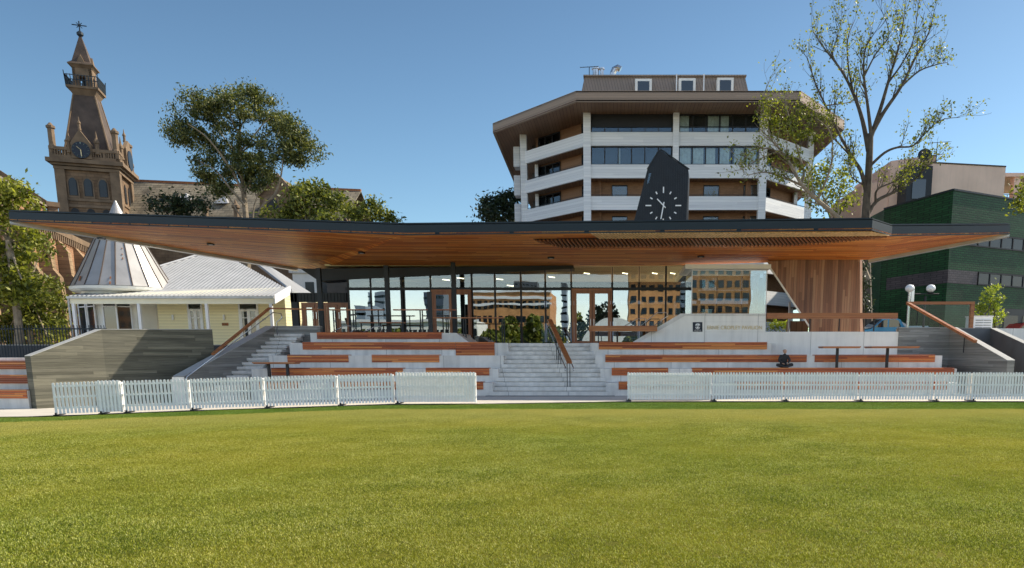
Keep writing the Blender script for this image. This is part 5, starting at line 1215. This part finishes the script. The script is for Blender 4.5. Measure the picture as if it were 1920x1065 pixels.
# ---------------- trees ----------------
def px2(Y): return Y/1381.
def leaves(name, parent, clumps, Y, dens, size, mat, seed, elong=2.6, sub=.30, droop=.0, flat=.9):
    rs = np.random.RandomState(seed); V = []; 
    for cl_ in clumps:
        u, v, ru, rv = cl_[:4]; dY = cl_[4] if len(cl_) > 4 else rs.uniform(-1, 1)*ru*px2(Y)*.8
        c = np.array(P(u, v, Y+dY)); rx = ru*px2(Y); rz = rv*px2(Y)*.96; ry = (rx+rz)/2*flat
        ns = max(8, int(rx*rz*9/(sub*3)))
        d = rs.normal(size=(ns, 3)); d /= np.linalg.norm(d, axis=1)[:, None]; rr = rs.uniform(.25, 1, ns)**.55
        cs = c+d*rr[:, None]*np.array([rx, ry, rz])*.88
        npl = max(8, int(dens))
        for sc in cs:
            k = rs.randint(int(npl*.5), int(npl*1.4)+1); rad = sub*rs.uniform(.6, 1.5)
            V.append(sc+rs.normal(size=(k, 3))*np.array([rad, rad, rad*.7]))
    C = np.concatenate(V); n_ = len(C)
    d = rs.normal(size=(n_, 3)); d[:, 2] -= droop; d /= np.linalg.norm(d, axis=1)[:, None]
    e = np.cross(d, rs.normal(size=(n_, 3))); e /= np.linalg.norm(e, axis=1)[:, None]
    s = size*rs.uniform(.6, 1.3, n_)[:, None]; L = d*s; Wd = e*s/elong
    vv = np.stack([C-L/2, C+Wd/2, C+L/2, C-Wd/2], 1).reshape(-1, 3)
    o = np.array(ORG[parent.name]) if parent else np.zeros(3); vv = vv-o
    me = bpy.data.meshes.new(name); me.vertices.add(4*n_); me.vertices.foreach_set('co', vv.ravel()); me.loops.add(4*n_); me.loops.foreach_set('vertex_index', np.arange(4*n_, dtype=np.int32))
    me.polygons.add(n_); me.polygons.foreach_set('loop_start', np.arange(0, 4*n_, 4, dtype=np.int32)); me.polygons.foreach_set('loop_total', np.full(n_, 4, dtype=np.int32)); me.update(); me.validate()
    me.materials.append(M[mat]); ob = bpy.data.objects.new(name, me); COL.objects.link(ob); ob.parent = parent; ORG[ob.name] = Vector(o); return ob
def limb(g, pts, Y, r0, r1_, seed=0, dys=1.5, k=7):
    rs = random.Random(seed); n_ = len(pts); dy = rs.uniform(-dys, dys); path = []; rad = []
    for i, (u, v) in enumerate(pts):
        t = i/(n_-1); path.append(P(u, v, Y+dy*t)+Vector((rs.uniform(-.05, .05), 0, 0))); rad.append(lerp(r0, r1_, t**.8))
    # smooth
    sp = []; sr = []
    for i in range(n_-1):
        p0 = path[max(0, i-1)]; p1 = path[i]; p2 = path[i+1]; p3 = path[min(n_-1, i+2)]
        for s in range(4):
            t = s/4; q = (p1*2+(p2-p0)*t+(p0*2-p1*5+p2*4-p3)*t*t+(p1*3-p0-p2*3+p3)*t**3)*.5; sp.append(q); sr.append(lerp(rad[i], rad[i+1], t))
    sp.append(path[-1]); sr.append(rad[-1]); g.tube(sp, sr, k); return sp, sr
def twigs(g, sp, sr, seed, per=3, L=1.6, depth=2, tips=None, start=.25, upb=.35, spread=.9):
    rs = random.Random(seed); n_ = len(sp)
    for i in range(int(n_*start), n_):
        if rs.random() > per/ max(4, 4): pass
        for _ in range(per):
            if rs.random() < .5: continue
            d = (sp[min(i+1, n_-1)]-sp[max(0, i-1)]).normalized(); rnd = Vector((rs.gauss(0, 1), rs.gauss(0, 1), rs.gauss(0, 1))).normalized()
            dd = (d*.8+rnd*spread+Vector((0, 0, upb))).normalized(); l = L*rs.uniform(.4, 1.2); p = sp[i]; path = [p]
            for s in range(4): dd = (dd+Vector((rs.gauss(0, .16), rs.gauss(0, .16), rs.gauss(0, .12)+.08))).normalized(); p = p+dd*l/4; path.append(p)
            r = min(sr[i]*.5, .035*(depth)); g.tube(path, [max(.008, r*(1-s/5.5)) for s in range(5)], 4)
            if tips is not None: tips += path[2:]
            if depth > 1: twigs(g, path, [r*(1-s/5.5) for s in range(5)], rs.random(), 1, L*.55, depth-1, tips, .3, upb, spread)
def tipleaves(name, parent, tips, n_, size, mat, seed, rad=.12, keep=.5):
    rs = np.random.RandomState(seed); T = np.array([tuple(t) for t in tips]); T = T[rs.rand(len(T)) < keep]
    C = np.repeat(T, n_, 0)+rs.normal(size=(len(T)*n_, 3))*rad; n2 = len(C)
    d = rs.normal(size=(n2, 3)); d /= np.linalg.norm(d, axis=1)[:, None]; e = np.cross(d, rs.normal(size=(n2, 3))); e /= np.linalg.norm(e, axis=1)[:, None]
    s = size*rs.uniform(.6, 1.3, n2)[:, None]; vv = np.stack([C-d*s/2, C+e*s/3.4, C+d*s/2, C-e*s/3.4], 1).reshape(-1, 3)-np.array(ORG[parent.name])
    me = bpy.data.meshes.new(name); me.from_pydata(vv.tolist(), [], [(4*i, 4*i+1, 4*i+2, 4*i+3) for i in range(n2)]); me.materials.append(M[mat]); ob = bpy.data.objects.new(name, me); COL.objects.link(ob); ob.parent = parent; return ob
# main eucalyptus
YE = 62.
eu = thing('eucalyptus_tree', 'tall spreading eucalyptus with pale limbs rising over the left of the canopy', 'tree', (P(462, 410, YE).x, YE, 2.1))
g = G(); LB = [([(467, 640), (464, 500), (462, 415), (456, 350), (449, 300), (449, 250), (451, 205)], .42, .07), ([(458, 370), (440, 330), (415, 290), (385, 255), (352, 232)], .2, .04),
 ([(450, 300), (428, 268), (405, 235), (378, 200)], .14, .03), ([(449, 285), (470, 262), (490, 236), (505, 222)], .13, .03), ([(449, 250), (435, 225), (428, 195)], .1, .03), ([(450, 240), (462, 215), (470, 195)], .09, .03),
 ([(457, 360), (475, 330), (500, 305), (535, 298), (572, 296), (585, 290)], .16, .03), ([(462, 415), (480, 410), (495, 385), (515, 365), (528, 325), (532, 290)], .24, .04), ([(458, 385), (430, 350), (405, 320), (380, 305), (372, 300)], .18, .03),
 ([(463, 418), (445, 395), (425, 365), (402, 348)], .14, .03), ([(450, 290), (460, 280), (490, 262), (510, 245), (545, 232)], .13, .03), ([(474, 412), (476, 385), (488, 350), (492, 325)], .12, .03), ([(445, 320), (430, 300), (405, 270), (400, 240)], .1, .03), ([(455, 345), (447, 325), (418, 300)], .1, .03)]
for i, (pp, r0_, r1_) in enumerate(LB): sp, sr = limb(g, pp, YE, r0_*(.82 if i in (0, 7) else .6), r1_*.8, i, 1.0 if i == 0 else 3.0)
g.build('trunk', 'bark', eu)
EC = [(343, 222, 26, 22), (330, 243, 20, 16), (352, 248, 26, 18), (372, 192, 30, 18), (392, 205, 30, 20), (425, 182, 34, 17), (420, 200, 34, 16), (462, 190, 34, 20), (470, 212, 28, 14), (500, 205, 28, 22), (520, 222, 26, 22), (545, 238, 26, 20), (555, 258, 24, 16), (530, 250, 24, 16),
 (585, 282, 18, 18), (572, 268, 14, 12), (366, 265, 24, 12), (340, 262, 16, 10), (498, 262, 26, 16), (512, 280, 26, 14), (535, 278, 20, 16), (545, 292, 20, 12), (405, 288, 26, 16), (430, 280, 22, 14), (384, 308, 24, 18), (378, 330, 14, 10), (404, 340, 22, 14), (420, 352, 12, 8), (450, 292, 24, 14), (470, 300, 24, 16), (488, 318, 20, 14), (502, 336, 14, 14), (468, 318, 16, 12), (400, 238, 20, 16), (428, 235, 22, 14), (390, 262, 12, 8), (455, 262, 14, 8), (560, 300, 12, 6)]
leaves('crown', eu, [(a_, b_, c_*1.12, d_*1.12) for a_, b_, c_, d_ in EC]+[(440, 310, 26, 16), (478, 345, 16, 12), (455, 330, 24, 14), (425, 320, 20, 12), (500, 300, 24, 14), (410, 360, 16, 10), (470, 175, 20, 8), (560, 275, 30, 16), (400, 215, 30, 16)], YE, 74, .28, 'euc', 11, 2.8, .31, .5)
def simpletree(name, label, cat, Y, clumps, trunk, mat, dens, size, seed, bark='bark_dark', sub=.35, r=.2, group=None, elong=2.2):
    p0 = trunk[0]; t = thing(name, label, cat, P(p0[0], p0[1], Y), group); g = G()
    for i in range(0, len(clumps), 2):
        c_ = clumps[i]; limb(g, [trunk[-1], ((trunk[-1][0]+c_[0])/2, (trunk[-1][1]+c_[1])/2+3), (c_[0], c_[1])], Y, r*.5, .03, i, 1.5, 5)
    limb(g, trunk, Y, r*1.2, r*.6, seed, .5); g.build('trunk', bark, t)
    leaves('crown', t, clumps, Y, dens, size, mat, seed, elong, sub); return t
simpletree('shrubby_tree', 'dark green rounded tree in front of the slate roof beside the tower', 'tree', 60, [(305, 385, 24, 18), (325, 378, 22, 14), (345, 388, 24, 14), (368, 385, 16, 16), (330, 400, 40, 14)], [(330, 470), (330, 420)], 'darkleaf', 50, .3, 21)
simpletree('broadleaf_tree', 'bushy green tree covering the right end of the slate roofed wing', 'tree', 58, [(560, 365, 26, 18), (585, 358, 24, 14), (610, 362, 22, 16), (545, 388, 28, 18), (580, 385, 30, 20), (615, 385, 22, 20), (628, 375, 12, 16), (530, 403, 28, 12), (565, 408, 40, 10), (608, 408, 26, 10)], [(585, 480), (583, 425)], 'bush', 50, .34, 22)
simpletree('broadleaf_tree', 'lower olive green tree just right of the college wing roof', 'tree', 66, [(655, 392, 16, 12), (672, 400, 26, 12), (695, 388, 20, 12), (715, 398, 20, 12), (690, 405, 42, 10), (730, 410, 12, 8)], [(690, 480), (690, 425)], 'bush', 50, .34, 23)
simpletree('evergreen_tree', 'dark blue green tree standing left of the octagonal apartment block', 'tree', 90, [(912, 385, 18, 18), (935, 372, 22, 14), (958, 370, 20, 14), (965, 392, 20, 18), (938, 398, 26, 16), (910, 408, 20, 10), (960, 412, 24, 8)], [(940, 480), (940, 430)], 'darkleaf', 60, .45, 24, sub=.5)
simpletree('elm_tree', 'yellow green tree glimpsed between the apartment block and the pink building', 'tree', 60, [(1530, 320, 22, 16), (1555, 325, 26, 22), (1585, 335, 20, 22), (1560, 360, 34, 22), (1590, 372, 20, 22), (1530, 372, 22, 26), (1565, 395, 36, 14), (1525, 345, 14, 18)], [(1560, 470), (1560, 420)], 'elm', 26, .3, 25)
simpletree('elm_tree', 'sliver of leafy tree cut off by the right edge above the green tiles', 'tree', 50, [(1918, 350, 14, 12), (1922, 370, 12, 14), (1917, 385, 8, 10)], [(1935, 480), (1925, 400)], 'elm', 18, .28, 26)
simpletree('young_tree', 'young lime green tree standing behind the white louvred cabinet', 'tree', 41, [(1860, 540, 9, 12), (1855, 556, 16, 12), (1868, 562, 14, 12), (1860, 578, 18, 12), (1848, 590, 14, 10), (1872, 590, 10, 12), (1862, 603, 14, 9), (1838, 576, 5, 5)], [(1866, 640), (1862, 560)], 'lime', 20, .17, 27, sub=.14, r=.06)
simpletree('hedge_shrub', 'yellow green shrub in the gap between the sign wall and the timber wedge', 'shrub', 42, [(1448, 612, 9, 8), (1462, 608, 9, 9), (1475, 612, 9, 8), (1500, 618, 14, 5)], [(1462, 640), (1462, 625)], 'lime', 20, .15, 28, sub=.14, r=.05)
simpletree('climbing_plant', 'dark leafy plant growing against the pink wall beside the timber wedge', 'plant', 40, [(1620, 500, 4, 8), (1620, 530, 5, 10), (1622, 560, 6, 12), (1625, 580, 8, 10)], [(1620, 640), (1619, 500)], 'darkleaf', 18, .16, 29, sub=.16, r=.04)
# left street trees
rs_ = random.Random(5)
c1_ = [(rs_.uniform(-30, 62), rs_.uniform(325, 560), rs_.uniform(18, 34), rs_.uniform(14, 26)) for _ in range(26)]
c2_ = [(rs_.uniform(10, 92), rs_.uniform(440, 640), rs_.uniform(14, 26), rs_.uniform(12, 22)) for _ in range(24)]
c1_ = [c for c in c1_ if c[1] > 318+max(0, c[0])*1.0]
simpletree('plane_tree', 'big yellow green street tree at the far left in front of the chapel', 'tree', 44, c1_, [(38, 680), (34, 600), (22, 520), (16, 450)], 'elm', 34, .29, 31, 'bark', .3, .22)
simpletree('plane_tree', 'smaller leafy street tree between the big tree and the cottage', 'tree', 47, c2_, [(62, 672), (56, 600), (52, 540)], 'bush', 32, .29, 32, 'bark', .3, .14)
simpletree('plane_tree', 'darker leafy tree filling the corner beside the cottage verandah', 'tree', 50, [(80, 560, 24, 24), (105, 585, 22, 22), (90, 615, 24, 20), (60, 600, 22, 22), (115, 560, 14, 16), (112, 620, 12, 16), (92, 532, 16, 16)], [(88, 672), (84, 620), (78, 570)], 'bush', 36, .29, 33, 'bark', .3, .12)
# leafless tree on the right
YB = 48.
def cc(pts): return [(1400+x_/2.477, y_/2.477) for x_, y_ in pts]
bt = thing('plane_tree', 'tall sparse almost leafless tree rising behind the right end of the canopy', 'tree', P(1625, 640, YB)); g = G(); tips = []
BL = [([(558, 1560), (556, 1200), (555, 1010), (560, 860), (570, 700), (578, 620)], .42, .22), ([(560, 900), (535, 800), (490, 735), (430, 625), (370, 500), (320, 390), (283, 270)], .18, .03),
 ([(570, 700), (540, 560), (500, 440), (440, 330), (360, 225), (305, 145)], .2, .02), ([(578, 640), (566, 500), (545, 350), (550, 230), (600, 140)], .15, .02), ([(575, 640), (620, 500), (660, 380), (690, 280), (720, 170), (740, 30)], .18, .02),
 ([(580, 620), (640, 520), (720, 400), (790, 260), (850, 150), (870, 60)], .18, .02), ([(720, 400), (800, 330), (880, 300), (935, 290)], .08, .02), ([(576, 768), (640, 710), (700, 685), (770, 678), (820, 630), (900, 560), (990, 545)], .11, .02),
 ([(560, 1010), (600, 935), (690, 890), (770, 840), (830, 780), (880, 745)], .16, .02), ([(600, 935), (610, 880), (690, 840), (740, 800)], .1, .02), ([(480, 720), (400, 640), (330, 590), (270, 560)], .07, .02), ([(660, 380), (720, 300), (770, 190), (800, 20)], .08, .02), ([(500, 440), (470, 300), (470, 180), (500, 90)], .08, .02), ([(545, 350), (600, 250), (660, 160), (620, 40)], .07, .02), ([(370, 490), (450, 480), (510, 465)], .05, .02), ([(540, 860), (490, 820), (470, 760)], .06, .02), ([(440, 330), (400, 260), (420, 170), (440, 90)], .06, .02)]
for i, (pp, a_, b_) in enumerate(BL):
    sp, sr = limb(g, cc(pp), YB, a_*.85, b_*.8, i+40, .3 if i == 0 else 2.2)
    if i: twigs(g, sp, sr, i, 3, 1.35, 2, tips, .3, .45, .65)
g.build('trunk', 'bark_dark', bt); print('tips', len(tips)); tipleaves('crown', bt, tips, 4, .17, 'elm', 9, .15, .42)
bt2 = thing('plane_tree', 'leaning tree with yellow green leaf clusters in front of the apartment block', 'tree', P(1590, 640, 45)); g = G(); tips = []
BL = [([(560, 1300), (480, 1100), (420, 1012), (330, 930), (255, 855), (190, 745), (120, 660), (60, 600)], .22, .02), ([(255, 860), (180, 830), (90, 800), (0, 815)], .08, .015), ([(255, 855), (262, 800), (240, 700), (200, 560), (170, 440)], .1, .02), ([(190, 745), (130, 700), (60, 690), (-40, 720)], .06, .015), ([(120, 660), (90, 560), (70, 470), (110, 370)], .06, .015), ([(330, 930), (380, 800), (400, 700), (380, 600), (280, 520)], .08, .02), ([(150, 700), (60, 740), (-30, 790)], .05, .015)]
for i, (pp, a_, b_) in enumerate(BL):
    sp, sr = limb(g, cc(pp), 45, a_, b_, i+60, 1.8); twigs(g, sp, sr, i+9, 3, 1.1, 2, tips, .3, .25, .8)
g.build('trunk', 'bark', bt2); tipleaves('crown', bt2, tips, 3, .16, 'elm', 10, .15, .4)
cl2 = [(1440+x_, y_, a_, b_) for x_, y_, a_, b_ in ((-2, 190, 14, 10), (8, 205, 16, 12), (22, 222, 16, 12), (36, 240, 16, 14), (50, 255, 14, 12), (10, 232, 22, 12), (-8, 222, 12, 12), (44, 225, 10, 10), (20, 255, 20, 8), (72, 250, 14, 8), (82, 228, 14, 9), (60, 210, 10, 8), (105, 220, 10, 8), (96, 262, 10, 8), (40, 290, 18, 10), (5, 300, 12, 6), (60, 310, 14, 8), (20, 330, 14, 6))]
leaves('crown', bt2, cl2, 45, 14, .18, 'elm', 44, 2.0, .22)

# ---------------- seated person ----------------
def person():
    pz = 1.075; c = P(1470, 690, 31.35); cx_, cy_ = c.x, 31.45
    r = thing('person', 'person in dark clothes sitting hunched with crossed legs on the terrace behind the fence', 'person', (cx_, cy_, pz))
    def skin(name, verts, edges, rad, mat, root=0, sub=2):
        me = bpy.data.meshes.new(name); me.from_pydata([Vector(v) for v in verts], edges, []); me.materials.append(M[mat]); o = bpy.data.objects.new(name, me); COL.objects.link(o); o.parent = r
        m_ = o.modifiers.new('skin', 'SKIN'); m_.use_smooth_shade = True; sv_ = me.skin_vertices[0].data
        for i, q in enumerate(rad): sv_[i].radius = q if isinstance(q, tuple) else (q, q); 
        sv_[root].use_root = True; s = o.modifiers.new('sub', 'SUBSURF'); s.levels = sub; s.render_levels = sub
        bpy.context.view_layer.update(); dg = bpy.context.evaluated_depsgraph_get(); nm = bpy.data.meshes.new_from_object(o.evaluated_get(dg)); o.modifiers.clear(); o.data = nm
        if not nm.materials: nm.materials.append(M[mat])
        for p in nm.polygons: p.use_smooth = True
        return o
    # body: pelvis, spine, shoulders, arms, crossed legs (local coords, facing -Y)
    V = [(0, .05, .12), (0, .03, .28), (0, -.03, .44), (0, -.08, .54), (0, -.11, .60),
         (-.15, -.05, .50), (-.22, -.10, .33), (-.13, -.28, .24), (.15, -.05, .50), (.23, -.10, .33), (.13, -.28, .24),
         (-.10, .02, .11), (-.33, -.22, .15), (-.02, -.36, .07), (.10, .02, .11), (.33, -.22, .16), (.03, -.40, .08), (.12, -.42, .05), (-.12, -.38, .05)]
    E_ = [(0, 1), (1, 2), (2, 3), (3, 4), (2, 5), (5, 6), (6, 7), (2, 8), (8, 9), (9, 10), (0, 11), (11, 12), (12, 13), (0, 14), (14, 15), (15, 16), (13, 17), (16, 18)]
    rad = [(.15, .12), (.14, .11), (.15, .10), .065, .055, .07, .052, .036, .07, .052, .036, .09, .07, .05, .09, .07, .05, .045, .045]
    skin('body', V, E_, rad, 'cloth')
    skin('head', [(0, -.13, .60), (0, -.15, .70), (0, -.16, .79), (0, -.245, .70), (-.075, -.15, .71), (.075, -.15, .71)], [(0, 1), (1, 2), (1, 3), (1, 4), (1, 5)], [(.05, .05), (.075, .085), (.07, .08), .015, .014, .014], 'skin')
    skin('hair', [(0, -.125, .765), (0, -.09, .70)], [(0, 1)], [(.092, .09), .085], 'hair')
    for s in (-1, 1):
        b_ = (s*.11, -.31, .22); V = [b_, (s*.075, -.36, .20)]; E_ = [(0, 1)]; rd = [(.03, .02), (.032, .016)]
        for i in range(4): k = len(V); V += [(s*(.055+.018*i)-.0, -.395, .195), (s*(.045+.018*i), -.42-.004*i, .175)]; E_ += [(1, k), (k, k+1)]; rd += [.009, .008]
        V.append((s*.12, -.37, .185)); E_.append((0, len(V)-1)); rd.append(.009)
        skin('hand', V, E_, rd, 'skin', 0, 1)
    for s in (-1, 1): g = G(); q = Vector((cx_, cy_, pz)); g.lathe(q+Vector((s*.028, -.232, .715)), [(.002, 0), (.008, .005), (.002, .012)], 6); g.build('eye', 'black', r)
person()

# ---------------- the surroundings that the glass mirrors (behind the camera, across the oval) ----------------
def MX(u, D): return (u-1150)/1381*D
def MZ(v, D): return CH+(665-v)/1381*D
def block(name, label, cat, u0, u1, v, D, dep, mat, bands=None, wins=None, group=None):
    Y = 2*38.3-D; x0, x1, z1 = MX(u0, D), MX(u1, D), MZ(v, D); r = thing(name, label, cat, ((x0+x1)/2, Y, -.2), group)
    G().box(x0, x1, Y-dep, Y, -.7, z1).build('wall', mat, r)
    if bands:
        g = G()
        for z0b, z1b in bands: g.box(x0-.3, x1+.3, Y-.1, Y+.35, z1+z0b, z1+z1b)
        g.build('white_band', 'white', r)
    if wins:
        nx, ws, hs, st, n_ = wins; g = G()
        for j in range(n_):
            for i in range(nx): xw = lerp(x0, x1, (i+.5)/nx); zz = z1-st*(j+.9); g.box(xw-ws/2, xw+ws/2, Y+.01, Y+.05, zz-hs/2, zz+hs/2) if zz > 1 else None
        g.build('windows', 'darkwin', r)
    return r
block('brick_apartment_block', 'orange brick apartment block with white roof bands mirrored in the left of the main glazing', 'building', 893, 1035, 553, 140, 14, 'reflbrick', [(-.1, .3), (-1.4, -.9), (-2.4, -2.1)], (13, .7, 1.2, 2.6, 4))
block('brick_apartment_block', 'tall tan brick apartment block with dark window bands mirrored beside the glass box', 'building', 1178, 1385, 506, 125, 12, 'reflbrick', [(-.2, .2)], (14, .8, 1.0, 1.9, 8))
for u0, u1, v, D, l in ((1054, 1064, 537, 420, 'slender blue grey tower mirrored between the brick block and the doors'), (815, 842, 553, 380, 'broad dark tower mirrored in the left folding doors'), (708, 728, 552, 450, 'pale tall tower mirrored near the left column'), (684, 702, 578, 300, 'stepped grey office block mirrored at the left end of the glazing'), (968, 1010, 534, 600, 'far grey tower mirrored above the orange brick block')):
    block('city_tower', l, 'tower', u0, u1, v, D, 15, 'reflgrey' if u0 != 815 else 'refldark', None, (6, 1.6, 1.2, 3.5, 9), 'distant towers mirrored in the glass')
block('grandstand', 'long low white sports building mirrored across the lower left glazing', 'building', 640, 905, 606, 120, 10, 'offwhite', [(-.1, .3)], (30, .5, 1.6, 2.2, 1))
D = 115; r = thing('arched_roof_hall', 'low white arched roof hall mirrored in the main doors', 'building', (MX(1150, D), 76.6-D, -.3)); g = G()
g.grid(lambda s, t: (MX(1150, D)+math.cos(math.pi*s)*5.6, 76.6-D-20*t, -.3+math.sin(math.pi*s)*MZ(594, D)), 24, 2); g.prism([(MX(1150, D)+math.cos(math.pi*k/20)*5.58, 76.6-D, -.3+math.sin(math.pi*k/20)*MZ(594, D)) for k in range(21)], (0, -.2, 0)); g.build('vault', 'white', r)
rs_ = random.Random(3)
k = 0
for (u, v, w_, D) in ((960, 596, 22, 100), (1003, 592, 20, 96), (1118, 575, 20, 130), (1140, 568, 24, 135), (1040, 612, 22, 90), (1085, 588, 16, 140), (930, 620, 26, 95), (1240, 610, 26, 90), (870, 618, 24, 110), (760, 618, 26, 115), (700, 622, 22, 110), (1190, 622, 24, 95)):
    Y = 76.6-D; x_, zt2 = MX(u, D), MZ(v, D); rx = w_/1381*D
    labs = ['tall round tree', 'low bushy tree', 'broad dark tree', 'tapering tree', 'small round tree', 'narrow tree', 'spreading low tree', 'bushy tree', 'squat tree', 'wide tree', 'little tree', 'stout tree']
    places = ['before the orange brick block', 'at the foot of the orange block', 'left of the arched roof', 'over the arched roof', 'right of the orange block', 'behind the arched hall', 'under the left of the orange block', 'before the tan brick block', 'near the folding doors', 'before the low white building', 'at the left end of the low white building', 'between the arched hall and tan block']
    t = thing('oval_tree', labs[k]+' mirrored in the glazing, standing '+places[k], 'tree', (x_, Y, -.2), 'trees across the oval'); G().tube([(x_, Y, -.6), (x_, Y, zt2*.5)], [.25, .12], 6).build('trunk', 'bark_dark', t)
    rs = np.random.RandomState(k+70); n_ = 900; d = rs.normal(size=(n_, 3)); d /= np.linalg.norm(d, axis=1)[:, None]; zc_ = zt2*.55
    C = np.array([x_, Y, zc_])+d*(rs.uniform(.3, 1, n_)**.5)[:, None]*np.array([rx, rx, zt2*.45]); dd = rs.normal(size=(n_, 3)); dd /= np.linalg.norm(dd, axis=1)[:, None]; ee = np.cross(dd, rs.normal(size=(n_, 3))); ee /= np.linalg.norm(ee, axis=1)[:, None]
    vv = np.stack([C-dd*.35, C+ee*.25, C+dd*.35, C-ee*.25], 1).reshape(-1, 3)-np.array(ORG[t.name]); me = bpy.data.meshes.new('crown'); me.from_pydata(vv.tolist(), [], [(4*i, 4*i+1, 4*i+2, 4*i+3) for i in range(n_)]); me.materials.append(M['darkleaf' if k in (2, 3) else 'bush']); ob = bpy.data.objects.new('crown', me); COL.objects.link(ob); ob.parent = t; k += 1
